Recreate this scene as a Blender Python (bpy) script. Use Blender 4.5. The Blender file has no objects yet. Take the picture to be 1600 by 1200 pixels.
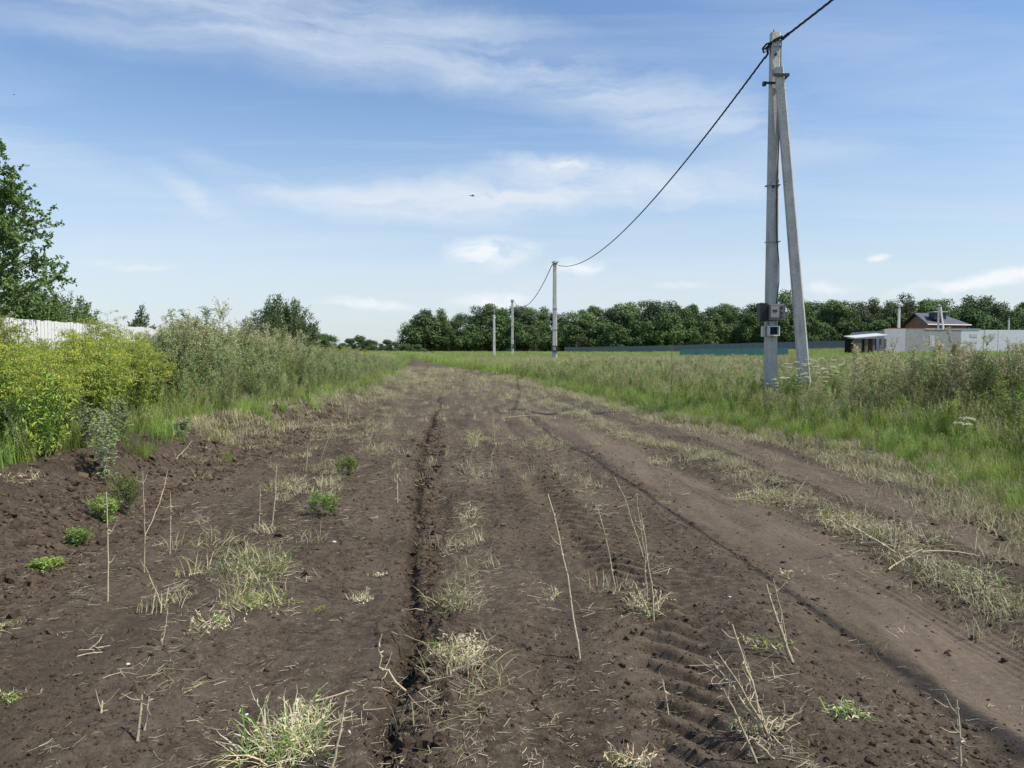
import bpy, math, random
import numpy as np
from mathutils import Vector, Matrix, Euler
random.seed(7); RS = np.random.RandomState(11)
sc = bpy.context.scene
R = math.radians

# ------------------------------------------------------------ camera, world, sun, exposure
EYE = 1.6; F = 1200.0; PITCH = math.atan(55 / F)
cam_d = bpy.data.cameras.new('camera'); cam = bpy.data.objects.new('camera', cam_d)
sc.collection.objects.link(cam); sc.camera = cam
cam.location = (0, 0, EYE); cam.rotation_euler = (R(90) - PITCH, 0, 0)
cam_d.sensor_width = 36; cam_d.lens = 27.0; cam_d.clip_start = 0.05; cam_d.clip_end = 6000
SUN_AZ, SUN_EL = 106.0, 54.0
sd = bpy.data.lights.new('sun', 'SUN'); sun = bpy.data.objects.new('sun', sd); sc.collection.objects.link(sun)
sd.energy = 5.0; sd.angle = R(0.53); sd.color = (1.0, 0.925, 0.80)
sv = Vector((math.sin(R(SUN_AZ)) * math.cos(R(SUN_EL)), math.cos(R(SUN_AZ)) * math.cos(R(SUN_EL)), math.sin(R(SUN_EL))))
sun.location = sv * 60; sun.rotation_euler = sv.to_track_quat('Z', 'Y').to_euler()
sc.view_settings.view_transform = 'Standard'; sc.view_settings.look = 'None'
sc.view_settings.exposure = 0.30; sc.view_settings.gamma = 1.0; sc.view_settings.use_curve_mapping = False
sc.cycles.max_bounces = 6; sc.cycles.diffuse_bounces = 3; sc.cycles.transparent_max_bounces = 6
sc.cycles.transmission_bounces = 4

def ray(px, py):
    u = (px - 800) / F; v = (600 - py) / F; c, s = math.cos(PITCH), math.sin(PITCH)
    return Vector((u, c + v * s, -s + v * c))
def at(px, py, z=0.0):
    d = ray(px, py); t = (z - EYE) / d.z; return Vector((d.x * t, d.y * t, z))
def atd(px, py, Y):
    d = ray(px, py); t = Y / d.y; return Vector((d.x * t, Y, EYE + d.z * t))

def nd(nt, typ, ins=None, **kw):
    n = nt.nodes.new(typ)
    for k, v in kw.items(): setattr(n, k, v)
    if ins:
        for k, v in ins.items():
            s = n.inputs[k]
            if isinstance(v, bpy.types.NodeSocket): nt.links.new(v, s)
            else: s.default_value = v
    return n

world = bpy.data.worlds.new('World'); sc.world = world; world.use_nodes = True
nt = world.node_tree; nt.nodes.clear()
sky = nd(nt, 'ShaderNodeTexSky', sky_type='NISHITA', sun_disc=False, sun_elevation=R(SUN_EL), sun_rotation=R(SUN_AZ),
         altitude=150, air_density=1.25, dust_density=0.7, ozone_density=2.2)
tc = nd(nt, 'ShaderNodeTexCoord'); sep = nd(nt, 'ShaderNodeSeparateXYZ', {0: tc.outputs['Generated']})
az = nd(nt, 'ShaderNodeMath', {0: sep.outputs[0], 1: sep.outputs[1]}, operation='ARCTAN2')
el = nd(nt, 'ShaderNodeMath', {0: sep.outputs[2]}, operation='ARCSINE')
ae = nd(nt, 'ShaderNodeCombineXYZ', {0: az.outputs[0], 1: el.outputs[0]})
wn = nd(nt, 'ShaderNodeTexNoise', {'Vector': ae.outputs[0], 'Scale': 9.0, 'Detail': 5.0, 'Roughness': 0.6})
wsub = nd(nt, 'ShaderNodeVectorMath', {0: wn.outputs['Color'], 1: (0.5, 0.5, 0.5)}, operation='SUBTRACT')
wmul = nd(nt, 'ShaderNodeVectorMath', {0: wsub.outputs[0], 1: (0.10, 0.045, 0)}, operation='MULTIPLY')
aew = nd(nt, 'ShaderNodeVectorMath', {0: ae.outputs[0], 1: wmul.outputs[0]}, operation='ADD')
CL = [ # px, py, half length, half width, angle (deg, + = right end up), density, core radius, noise
 (250, 20, 460, 60, -3, .44, 0, 0), (620, 62, 400, 66, -9, .50, 0, 0), (930, 130, 360, 62, -17, .48, 0, 0), (1130, 190, 260, 50, -16, .42, 0, 0),
 (830, 300, 420, 42, 3, .80, .2, 2), (620, 325, 190, 30, -6, .60, .1, 2), (880, 256, 120, 18, -2, .5, .2, 3), (1060, 305, 200, 22, -2, .45, 0, 2),
 (310, 305, 90, 22, -26, .55, 0, 1), (440, 300, 160, 26, -18, .5, 0, 1),
 (768, 397, 84, 28, 3, .72, .35, 3), (905, 420, 46, 14, -4, .85, .3, 3), (772, 470, 62, 15, 3, .8, .3, 3), (585, 474, 80, 10, -3, .7, .2, 3),
 (210, 414, 70, 7, 2, .40, 0, 3), (1550, 441, 130, 11, 8, .75, .2, 3), (1602, 432, 50, 15, 4, .85, .3, 3), (1376, 407, 16, 8, 0, .6, .3, 3), (1300, 448, 28, 8, 0, .5, .3, 3),
 (60, 245, 190, 40, -12, .35, 0, 0), (250, 395, 380, 95, 0, .20, 0, 2), (900, 455, 520, 50, 0, .35, 0, 2), (1050, 445, 60, 8, 0, .4, 0, 3)]
def cnoise(rot, sx, sy, sc_, lo, hi, base):
    mp = nd(nt, 'ShaderNodeMapping', {'Vector': aew.outputs[0], 'Rotation': (0, 0, R(rot)), 'Scale': (sx, sy, 1)})
    no = nd(nt, 'ShaderNodeTexNoise', {'Vector': mp.outputs[0], 'Scale': sc_, 'Detail': 7.0, 'Roughness': 0.6, 'Distortion': 0.35})
    return nd(nt, 'ShaderNodeMapRange', {'Value': no.outputs['Fac'], 'From Min': lo, 'From Max': hi, 'To Min': base, 'To Max': 1.0}).outputs[0]
NZ = [cnoise(13, 2.6, 20, 1.0, .36, .64, .10), cnoise(24, 5, 26, 1.0, .34, .60, .0), cnoise(0, 5, 20, 1.0, .34, .55, .2), cnoise(0, 16, 44, 1.0, .34, .56, .15)]
def cnoise(rot, sx, sy, sc_, lo, hi, base):
    mp = nd(nt, 'ShaderNodeMapping', {'Vector': aew.outputs[0], 'Rotation': (0, 0, R(rot)), 'Scale': (sx, sy, 1)})
    no = nd(nt, 'ShaderNodeTexNoise', {'Vector': mp.outputs[0], 'Scale': sc_, 'Detail': 7.0, 'Roughness': 0.6, 'Distortion': 0.35})
    return nd(nt, 'ShaderNodeMapRange', {'Value': no.outputs['Fac'], 'From Min': lo, 'From Max': hi, 'To Min': base, 'To Max': 1.0}).outputs[0]
NZ = [cnoise(13, 2.6, 20, 1.0, .36, .64, .10), cnoise(24, 5, 26, 1.0, .34, .60, .0), cnoise(0, 5, 20, 1.0, .34, .55, .2), cnoise(0, 16, 44, 1.0, .34, .56, .15)]
acc = None; accp = None
for (px, py, L, W, ang, den, ns, kn) in CL:
    d = ray(px, py).normalized(); a0 = math.atan2(d.x, d.y); e0 = math.asin(d.z)
    mp = nd(nt, 'ShaderNodeMapping', {'Vector': aew.outputs[0], 'Location': (a0, e0, 0), 'Rotation': (0, 0, R(ang)), 'Scale': (L / F, W / F, 1)}, vector_type='TEXTURE')
    ln = nd(nt, 'ShaderNodeVectorMath', {0: mp.outputs[0]}, operation='LENGTH')
    mr = nd(nt, 'ShaderNodeMapRange', {'Value': ln.outputs['Value'], 'From Min': 1.25, 'From Max': ns * .5, 'To Min': 0.0, 'To Max': min(1.0, den * 1.4)}, interpolation_type='SMOOTHSTEP')
    m = nd(nt, 'ShaderNodeMath', {0: mr.outputs[0], 1: NZ[kn]}, operation='MULTIPLY')
    inv = nd(nt, 'ShaderNodeMath', {0: 1.0, 1: m.outputs[0]}, operation='SUBTRACT')
    if kn == 3:
        accp = inv.outputs[0] if accp is None else nd(nt, 'ShaderNodeMath', {0: accp, 1: inv.outputs[0]}, operation='MULTIPLY').outputs[0]; continue
    acc = inv.outputs[0] if acc is None else nd(nt, 'ShaderNodeMath', {0: acc, 1: inv.outputs[0]}, operation='MULTIPLY').outputs[0]
# thin high cirrus over the whole sky, laid out on a plane far overhead
zc = nd(nt, 'ShaderNodeMath', {0: sep.outputs[2], 1: 0.06}, operation='ADD')
zi = nd(nt, 'ShaderNodeMath', {0: 1.0, 1: zc.outputs[0]}, operation='DIVIDE')
pl = nd(nt, 'ShaderNodeVectorMath', {0: tc.outputs['Generated'], 'Scale': zi.outputs[0]}, operation='SCALE')
mp = nd(nt, 'ShaderNodeMapping', {'Vector': pl.outputs[0], 'Rotation': (0, 0, R(35)), 'Scale': (0.45, 1.5, 0)})
cn = nd(nt, 'ShaderNodeTexNoise', {'Vector': mp.outputs[0], 'Scale': 1.1, 'Detail': 7.0, 'Roughness': 0.6, 'Distortion': 0.7})
cm = nd(nt, 'ShaderNodeMapRange', {'Value': cn.outputs['Fac'], 'From Min': 0.46, 'From Max': 0.75, 'To Min': 1.0, 'To Max': 0.72})
acc = nd(nt, 'ShaderNodeMath', {0: acc, 1: cm.outputs[0]}, operation='MULTIPLY').outputs[0]
hz = nd(nt, 'ShaderNodeMapRange', {'Value': sep.outputs[2], 'From Min': -0.03, 'From Max': 0.34, 'To Min': 0.36, 'To Max': 1.0}, interpolation_type='SMOOTHSTEP')
acc = nd(nt, 'ShaderNodeMath', {0: acc, 1: hz.outputs[0]}, operation='MULTIPLY').outputs[0]
fac = nd(nt, 'ShaderNodeMath', {0: 1.0, 1: acc}, operation='SUBTRACT', use_clamp=True)
SKYK = 0.112
skt = nd(nt, 'ShaderNodeVectorMath', {0: sky.outputs[0], 1: (0.86, 0.96, 1.10)}, operation='MULTIPLY')
mix = nd(nt, 'ShaderNodeMix', {0: fac.outputs[0], 6: skt.outputs[0], 7: (0.60 / SKYK, 0.665 / SKYK, 0.745 / SKYK, 1)}, data_type='RGBA')
pfac = nd(nt, 'ShaderNodeMath', {0: 1.0, 1: accp}, operation='SUBTRACT', use_clamp=True)
mix = nd(nt, 'ShaderNodeMix', {0: pfac.outputs[0], 6: mix.outputs[2], 7: (0.74 / SKYK, 0.77 / SKYK, 0.80 / SKYK, 1)}, data_type='RGBA')
bg = nd(nt, 'ShaderNodeBackground', {'Color': mix.outputs[2], 'Strength': SKYK})
wo = nd(nt, 'ShaderNodeOutputWorld', {'Surface': bg.outputs[0]})
world.cycles.sampling_method = 'MANUAL'; world.cycles.sample_map_resolution = 256

# ------------------------------------------------------------ numpy noise
def _h(ix, iy, s):
    n = (ix * 374761393 + iy * 668265263 + s * 144665 + 1013904223) & 0xffffffff
    n = ((n ^ (n >> 13)) * 1274126177) & 0xffffffff
    n = n ^ (n >> 16)
    return (n & 0xffff) / 65535.0
def vn(x, y, s=0):
    x = np.asarray(x, float); y = np.asarray(y, float)
    ix = np.floor(x).astype(np.int64); iy = np.floor(y).astype(np.int64); fx = x - ix; fy = y - iy
    fx = fx * fx * (3 - 2 * fx); fy = fy * fy * (3 - 2 * fy)
    a = _h(ix, iy, s); b = _h(ix + 1, iy, s); c = _h(ix, iy + 1, s); d = _h(ix + 1, iy + 1, s)
    return (a + (b - a) * fx) * (1 - fy) + (c + (d - c) * fx) * fy
def fbm(x, y, s=0, o=4, g=0.5):
    t = 0; a = 1; w = 0
    for i in range(o):
        t = t + a * (vn(x * 2 ** i + 17.3 * i, y * 2 ** i - 9.1 * i, s + i) - .5); w += a; a *= g
    return t / w * 2
def sst(a, b, v):
    t = np.clip((v - a) / (b - a), 0, 1); return t * t * (3 - 2 * t)
def curve(pts, lo=None, zz=0.0):
    P = [at(*p, zz) for p in pts]; P.sort(key=lambda p: p.y)
    ys = np.array([p.y for p in P]); xs = np.array([p.x for p in P])
    g = np.concatenate([np.linspace(0, 40, 400), np.linspace(40.2, 260, 300)])
    v = np.interp(g, ys, xs)
    if lo is not None: v = np.where(g < ys[0], lo + (xs[0] - lo) * g / ys[0], v)
    last = g > ys[-1]; sl = (xs[-1] - xs[-2]) / (ys[-1] - ys[-2]); v = np.where(last, xs[-1] + sl * (g - ys[-1]), v)
    vp = np.pad(v, 9, mode='edge'); k = np.hanning(19); k /= k.sum(); v = np.convolve(vp, k, 'valid')
    return lambda y: np.interp(y, g, v)
XL = curve([(0, 770), (80, 735), (200, 705), (300, 670), (400, 655), (480, 635), (560, 610), (620, 585), (635, 571)], -4.0, .3)
XR = curve([(1600, 810), (1500, 760), (1340, 708), (1200, 683), (1100, 662), (1000, 642), (860, 606), (760, 585), (700, 575), (660, 568)], 4.6)
TA = curve([(598, 1200), (625, 1000), (640, 850), (650, 750), (655, 700), (680, 640), (690, 600)])
TA2 = curve([(660, 1200), (690, 900), (708, 800), (685, 690), (690, 640)])
TB = curve([(1075, 1200), (1040, 1060), (1005, 960), (930, 860), (870, 780), (800, 700), (760, 640), (740, 610)])
TC = curve([(1600, 1080), (1400, 950), (1200, 830), (1000, 720), (900, 670), (820, 620), (760, 595)])
TD = curve([(1600, 850), (1400, 780), (1200, 710), (1050, 660), (930, 620), (830, 600)])
TE = curve([(0, 1130), (150, 1030), (300, 950), (420, 830), (560, 690), (610, 630)])
S1 = curve([(1600, 970), (1450, 890), (1330, 820), (1200, 760), (1100, 710), (1000, 690), (880, 640), (800, 610)])
S2 = curve([(690, 1200), (700, 1050), (720, 900), (730, 800), (740, 690), (730, 620)])
S3 = curve([(330, 980), (400, 850), (520, 760), (560, 700), (600, 640), (630, 600)])
S4 = curve([(1230, 1200), (1190, 1130), (1020, 950), (950, 860), (900, 760), (850, 680), (800, 620)])
gs = lambda o, w: np.exp(-(o / w) ** 2)
def terrain(x, y, detail=True):
    x = np.asarray(x, float); y = np.asarray(y, float)
    yc = np.clip(y, 0, 260); near = 1 - sst(70, 120, y)
    Ld = XL(yc) - x; Rd = x - XR(yc)
    w1 = 0.12 * fbm(x * 1.1, y * 1.1, 3, 3); w2 = 0.3 * fbm(x * .7, y * .7, 5, 3)
    bank = sst(-1.1, 0.15, Ld + w2) ; inside = (1 - sst(-.3, .3, Ld)) * (1 - sst(-.3, .3, Rd))
    z = 0.46 * bank * (1 - .6 * sst(25, 60, y)) + 0.13 * sst(-.5, .8, Rd + w1)
    z = z + 0.05 * fbm(x * .35, y * .35, 9, 3) * near
    z = z + inside * near * (.075 * fbm((x - TE(yc)) * 1.7, y * .28, 12, 3) + .022 * fbm((x - TE(yc)) * 5, y * .7, 14, 3))
    bankz = bank * (1 - sst(-.1, .6, Ld))
    a = x - TA(yc) + .07 * fbm(x * 0 + 3, y * .9, 21, 3); a2 = x - TA2(yc); b = x - TB(yc) + .03 * fbm(y * .8, y * 0, 22, 2); c = x - TC(yc) + .10 * fbm(x * 2 + 3, y * .8, 23, 3); d = x - TD(yc) + .10 * fbm(x * 2 + 8, y * .8, 24, 3); e = x - TE(yc)
    fadeA = sst(2.0, 3, y) * (1 - sst(22, 34, y))
    wid = TA2(yc) - TA(yc)
    trough = sst(0, .10, a) * (1 - sst(-.10, .02, x - TA2(yc)))
    z = z - fadeA * (0.07 * gs(a - .04, .05) * (.25 + 1.1 * np.clip(fbm(y * 1.1, y * 0 + 4, 25, 2) * 1.4 + .4, 0, 1)) + .03 * trough * (y < 14) - .018 * gs(a + .13, .10) - .012 * gs(a2 - .1, .09))
    fb = 1 - sst(18, 30, y)
    lugband = sst(-.27, -.17, b) * (1 - sst(.20, .30, b))
    ph = (y * 1.0 + .55 * np.abs(b + .05) + .35 * b + .05 * fbm(x * 3, y * 3, 31, 2)) / .20
    w = ph - np.floor(ph); lug = sst(0, .22, w) * (1 - sst(.5, .95, w)) * (.7 + .6 * vn(x * 6, y * 6, 33))
    z = z + fb * (-.022 * gs(b + .40, .15) - .030 * lugband + .046 * lugband * lug * (1 - .6 * sst(7, 14, y)) + .02 * gs(b - .36, .1))
    tc_ = sst(-.50, -.22, c) * (1 - sst(.30, .60, c)); td_ = sst(-.42, -.28, d) * (1 - sst(.3, .5, d))
    fc = 1 - sst(35, 60, y)
    z = z + fc * (-.03 * tc_ - .030 * gs(c + .52, .16) - .032 * td_ - .015 * gs(d + .48, .1) + .02 * gs(d - .5, .12))
    z = z - .035 * gs(e + .25, .22) * fb
    z = z + .03 * gs(x - S1(yc), .28) * fc + .025 * gs(x - S2(yc), .18) * fb + .03 * gs(x - S3(yc), .3) * fb
    smooth = np.clip(tc_ + td_ + .8 * gs(b + .4, .15) + .55 * lugband + .5 * gs(a + .3, .2), 0, 1) * fc
    rough = (1 - .88 * smooth) * near
    if detail:
        n1 = fbm(x * 5, y * 5, 41, 3); n2 = fbm(x * 17, y * 17, 51, 3, .6); n3 = np.maximum(0, vn(x * 13 + 4, y * 13, 61) - .62) * 2.2
        n4 = np.maximum(0, vn(x * 34, y * 34 + 9, 66) - .6) * 2.2
        churn = np.clip(gs(a - .12, .15) * fadeA * 1.2 + bankz * 1.5 + gs(x - S1(yc), .3) * .6 + gs(x - S3(yc), .35) * .5 + gs(x - S2(yc) , .2) * .6, 0, 1.6)
        z = z + rough * (.010 * n1 + .005 * n2 + .006 * n3 * (.5 + churn) + .004 * n4) + churn * near * (.034 * fbm(x * 6, y * 6, 71, 4, .6) + .022 * n3)
        rib = np.sin(c * 2 * math.pi / .055 + 2 * fbm(y * .7, c, 81, 2)) * tc_ * sst(-.05, .12, c) + np.sin(d * 2 * math.pi / .06) * td_ * sst(0, .1, d)
        z = z + .0045 * rib * (.25 + sst(-.1, .25, fbm(x * 2, y * .7, 85, 3))) * fc * (1 - sst(10, 20, y))
    # distant ground: soil heaps where the track ends, then a gentle rise to the right
    z = z + .35 * np.maximum(0, fbm(x * .22, y * .16, 91, 3) + .15) * gs(x - (XL(yc) + XR(yc)) / 2 - 1, 5) * sst(55, 68, y) * (1 - sst(88, 100, y))
    z = z + 1.05 * sst(15, 75, x) * sst(60, 150, y)
    m_dry = np.clip(tc_ * (.75 + .5 * fbm(x * 3, y * 1.2, 86, 3)) + td_ * .6 + .35 * lugband, 0, 1) * fc
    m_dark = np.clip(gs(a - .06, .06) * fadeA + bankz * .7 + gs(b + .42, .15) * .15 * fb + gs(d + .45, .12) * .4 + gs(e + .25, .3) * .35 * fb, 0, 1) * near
    m_grass = np.clip(sst(-.1, .5, Ld + w2) + sst(-.05, .6, Rd + w1) + sst(90, 100, y), 0, 1)
    return z, m_dry, m_grass, m_dark
def gz(x, y): return float(terrain(np.array([x]), np.array([y]), True)[0][0])

# ------------------------------------------------------------ mesh helpers
col = sc.collection
def tag(o, label=None, cat=None, group=None, kind=None):
    if label: o['label'] = label
    if cat: o['category'] = cat
    if group: o['group'] = group
    if kind: o['kind'] = kind
    return o
def empty(name, loc, label, cat, group=None, rz=0):
    o = bpy.data.objects.new(name, None); col.objects.link(o); o.location = loc; o.rotation_euler = (0, 0, rz); o.empty_display_size = .3
    return tag(o, label, cat, group)
class MB:
    def __init__(s): s.v = []; s.f = []; s.m = []; s.n = 0
    def add(s, v, f, m=0):
        v = np.asarray(v, float); f = np.asarray(f, int); s.v.append(v); s.f.append(f + s.n); s.m.append(np.full(len(f), m)); s.n += len(v)
    def leaves(s, P, D, N, L, W, m=0, cup=.15, bend=0.0):
        P = np.asarray(P, float); n = len(P)
        if n == 0: return
        D = D / (np.linalg.norm(D, axis=1, keepdims=True) + 1e-9); S = np.cross(D, N); S /= (np.linalg.norm(S, axis=1, keepdims=True) + 1e-9); U = np.cross(S, D)
        L = np.broadcast_to(np.asarray(L, float), (n,))[:, None]; W = np.broadcast_to(np.asarray(W, float), (n,))[:, None]
        mid = P + D * L * .45
        v = np.stack([P, mid - S * W * .5 + U * W * cup, P + D * L - U * L * bend, mid + S * W * .5 + U * W * cup], 1).reshape(-1, 3)
        b = (np.arange(n) * 4)[:, None]
        s.add(v, np.concatenate([b + [0, 2, 1], b + [0, 3, 2]]), m)
    def ribbon(s, pts, w, side, m=0):
        pts = np.asarray(pts, float); k = len(pts); w = np.asarray(w, float)[:, None]; side = np.asarray(side, float)
        v = np.concatenate([pts - side * w * .5, pts + side * w * .5]); i = np.arange(k - 1)
        s.add(v, np.concatenate([np.stack([i, i + 1, i + k], 1), np.stack([i + 1, i + k + 1, i + k], 1)]), m)
    def tube(s, pts, r, m=0, sides=3, cap=False):
        pts = np.asarray(pts, float); k = len(pts); r = np.broadcast_to(np.asarray(r, float), (k,))
        T = np.gradient(pts, axis=0); T /= (np.linalg.norm(T, axis=1, keepdims=True) + 1e-9)
        ref = np.array([0.03, 1, 0.05]) if abs(T[0][1]) < .9 else np.array([1, 0, 0.05])
        A = np.cross(T, ref); A /= np.linalg.norm(A, axis=1, keepdims=True); B = np.cross(T, A)
        an = np.arange(sides) / sides * 2 * math.pi
        v = (pts[:, None] + (A[:, None] * np.cos(an)[None, :, None] + B[:, None] * np.sin(an)[None, :, None]) * r[:, None, None]).reshape(-1, 3)
        f = []
        for i in range(k - 1):
            for j in range(sides):
                a = i * sides + j; b = i * sides + (j + 1) % sides; f += [(a, b, b + sides), (a, b + sides, a + sides)]
        if cap:
            for j in range(1, sides - 1): f += [(0, j + 1, j), ((k - 1) * sides, (k - 1) * sides + j, (k - 1) * sides + j + 1)]
        s.add(v, f, m)
    def box(s, c, h, m=0, rot=None, taper=1.0):
        c = np.array(c, float); h = np.array(h, float)
        v = np.array([[x, y, z] for z in (-1, 1) for y in (-1, 1) for x in (-1, 1)], float)
        v[4:, :2] *= taper; v = v * h
        if rot is not None: v = v @ np.array(rot.to_3x3().transposed())
        q = [(0, 2, 3, 1), (4, 5, 7, 6), (0, 1, 5, 4), (2, 6, 7, 3), (0, 4, 6, 2), (1, 3, 7, 5)]
        s.add(v + c, [t for a, b, cc, d in q for t in ((a, b, cc), (a, cc, d))], m)
    def mesh(s, name, mats, smooth=False):
        me = bpy.data.meshes.new(name); V = np.concatenate(s.v); Fc = np.concatenate(s.f); M = np.concatenate(s.m)
        me.vertices.add(len(V)); me.vertices.foreach_set('co', V.astype(np.float32).ravel())
        me.loops.add(Fc.size); me.loops.foreach_set('vertex_index', Fc.astype(np.int32).ravel())
        me.polygons.add(len(Fc)); me.polygons.foreach_set('loop_start', np.arange(0, Fc.size, 3, dtype=np.int32))
        me.polygons.foreach_set('material_index', M.astype(np.int32))
        for mt in mats: me.materials.append(mt)
        me.polygons.foreach_set('use_smooth', np.full(len(Fc), bool(smooth)))
        me.update(); me.validate(); return me
    def build(s, name, mats, parent=None, smooth=False, loc=None):
        if not isinstance(mats, (list, tuple)): mats = [mats]
        o = bpy.data.objects.new(name, s.mesh(name, mats, smooth)); col.objects.link(o)
        if parent: o.parent = parent
        if loc is not None: o.location = loc
        return o
def inst(name, me, parent=None, loc=(0, 0, 0), rot=(0, 0, 0), scl=(1, 1, 1)):
    o = bpy.data.objects.new(name, me); col.objects.link(o); o.parent = parent; o.location = loc; o.rotation_euler = rot; o.scale = scl; return o
def bevel(o, w, seg=2):
    m = o.modifiers.new('bevel', 'BEVEL'); m.width = w; m.segments = seg; m.limit_method = 'ANGLE'; m.angle_limit = R(40); return o

# ------------------------------------------------------------ materials
def mat(name, c1, c2=None, rough=.85, scale=20, bump=0, bscale=60, rnd=.0, spec=.3, transl=0, tcol=None, detail=4, metal=0, hue=0, stretch=None):
    m = bpy.data.materials.new(name); m.use_nodes = True; t = m.node_tree; t.nodes.clear(); c2 = c2 or c1
    tx = nd(t, 'ShaderNodeTexCoord'); v = tx.outputs['Object']
    if stretch: v = nd(t, 'ShaderNodeMapping', {'Vector': v, 'Scale': stretch}).outputs[0]
    n = nd(t, 'ShaderNodeTexNoise', {'Vector': v, 'Scale': scale, 'Detail': detail, 'Roughness': .6})
    r = nd(t, 'ShaderNodeMapRange', {'Value': n.outputs['Fac'], 'From Min': .3, 'From Max': .7})
    x = nd(t, 'ShaderNodeMix', {0: r.outputs[0], 6: (*c1, 1), 7: (*c2, 1)}, data_type='RGBA').outputs[2]
    if rnd or hue:
        oi = nd(t, 'ShaderNodeObjectInfo')
        vr = nd(t, 'ShaderNodeMapRange', {'Value': oi.outputs['Random'], 'To Min': 1 - rnd, 'To Max': 1 + rnd})
        h0 = nd(t, 'ShaderNodeMath', {0: oi.outputs['Random'], 1: 7.31}, operation='MULTIPLY'); h1 = nd(t, 'ShaderNodeMath', {0: h0.outputs[0]}, operation='FRACT')
        h2 = nd(t, 'ShaderNodeMapRange', {'Value': h1.outputs[0], 'To Min': .5 - hue, 'To Max': .5 + hue})
        x = nd(t, 'ShaderNodeHueSaturation', {'Hue': h2.outputs[0], 'Value': vr.outputs[0], 'Color': x}).outputs[0]
    p = nd(t, 'ShaderNodeBsdfPrincipled', {'Base Color': x, 'Roughness': rough, 'Specular IOR Level': spec, 'Metallic': metal})
    out = p.outputs[0]
    if bump:
        bn = nd(t, 'ShaderNodeTexNoise', {'Vector': v, 'Scale': bscale, 'Detail': 6.0, 'Roughness': .65})
        bp = nd(t, 'ShaderNodeBump', {'Height': bn.outputs['Fac'], 'Strength': .8, 'Distance': bump}); t.links.new(bp.outputs[0], p.inputs['Normal'])
    if transl:
        tr = nd(t, 'ShaderNodeBsdfTranslucent')
        if tcol: tr.inputs[0].default_value = (*tcol, 1)
        else: t.links.new(x, tr.inputs[0])
        out = nd(t, 'ShaderNodeMixShader', {0: transl, 1: out, 2: tr.outputs[0]}).outputs[0]
    nd(t, 'ShaderNodeOutputMaterial', {'Surface': out}); return m
M = {}
M['green'] = mat('leaf_green', (.22, .32, .065), (.31, .41, .10), .45, 3, rnd=.45, hue=.02, transl=.4, spec=.5)
M['lush'] = mat('leaf_lush', (.19, .31, .045), (.27, .39, .07), .45, 3, rnd=.45, hue=.02, transl=.4, spec=.5)
M['sage'] = mat('leaf_sage', (.20, .30, .105), (.30, .39, .165), .45, 3, rnd=.45, hue=.02, transl=.3)
M['silver'] = mat('leaf_silver', (.26, .32, .17), (.38, .42, .25), .8, 3, rnd=.2, transl=.25)
M['tan'] = mat('seed_tan', (.48, .40, .25), (.60, .52, .34), .8, 3, rnd=.25, hue=.012, transl=.3)
M['straw'] = mat('dry_straw', (.42, .38, .26), (.60, .55, .40), .7, 6, rnd=.3, hue=.01, transl=.2)
M['stem'] = mat('stem_green', (.19, .23, .09), (.27, .29, .12), .7, 5, rnd=.2)
M['hay'] = mat('green_hay', (.30, .29, .14), (.46, .42, .25), .7, 6, rnd=.3, hue=.015, transl=.3)
M['drystem'] = mat('dry_stem', (.30, .25, .16), (.46, .40, .28), .75, 30, rnd=.2)
M['yellow'] = mat('yellow_flower', (.50, .50, .06), (.60, .57, .10), .7, 4, rnd=.15, transl=.35)
M['ygreen'] = mat('yellow_green_leaf', (.27, .34, .05), (.38, .43, .08), .6, 4, rnd=.2, transl=.4)
M['white'] = mat('umbel_white', (.60, .62, .46), (.70, .71, .58), .8, 8, transl=.25)
M['tree'] = mat('tree_leaf', (.14, .215, .06), (.20, .29, .085), .5, 2, rnd=.25, hue=.012, transl=.25, spec=.35)
M['fartree'] = mat('far_tree_leaf', (.06, .105, .032), (.11, .17, .052), .7, .25, rnd=.22, hue=.015, transl=.15)
M['fartree2'] = mat('far_tree_light', (.095, .155, .055), (.16, .23, .08), .7, .25, rnd=.2, hue=.015, transl=.25)
M['fartree3'] = mat('far_tree_dull', (.055, .088, .042), (.10, .135, .062), .7, .25, rnd=.25, hue=.015, transl=.2)
M['bush'] = mat('bush_leaf', (.10, .155, .055), (.15, .21, .08), .6, 2, rnd=.15, transl=.25)
M['bark'] = mat('bark', (.10, .08, .06), (.18, .16, .13), .9, 6, bump=.01)
M['palebark'] = mat('pale_bark', (.22, .20, .17), (.34, .32, .28), .9, 2)
M['soilclod'] = mat('soil_clod', (.050, .038, .027), (.10, .076, .054), .95, 9, bump=.003, bscale=120, rnd=.35, spec=.1)
M['stone'] = mat('pale_stone', (.45, .43, .40), (.6, .58, .54), .8, 30)

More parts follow.
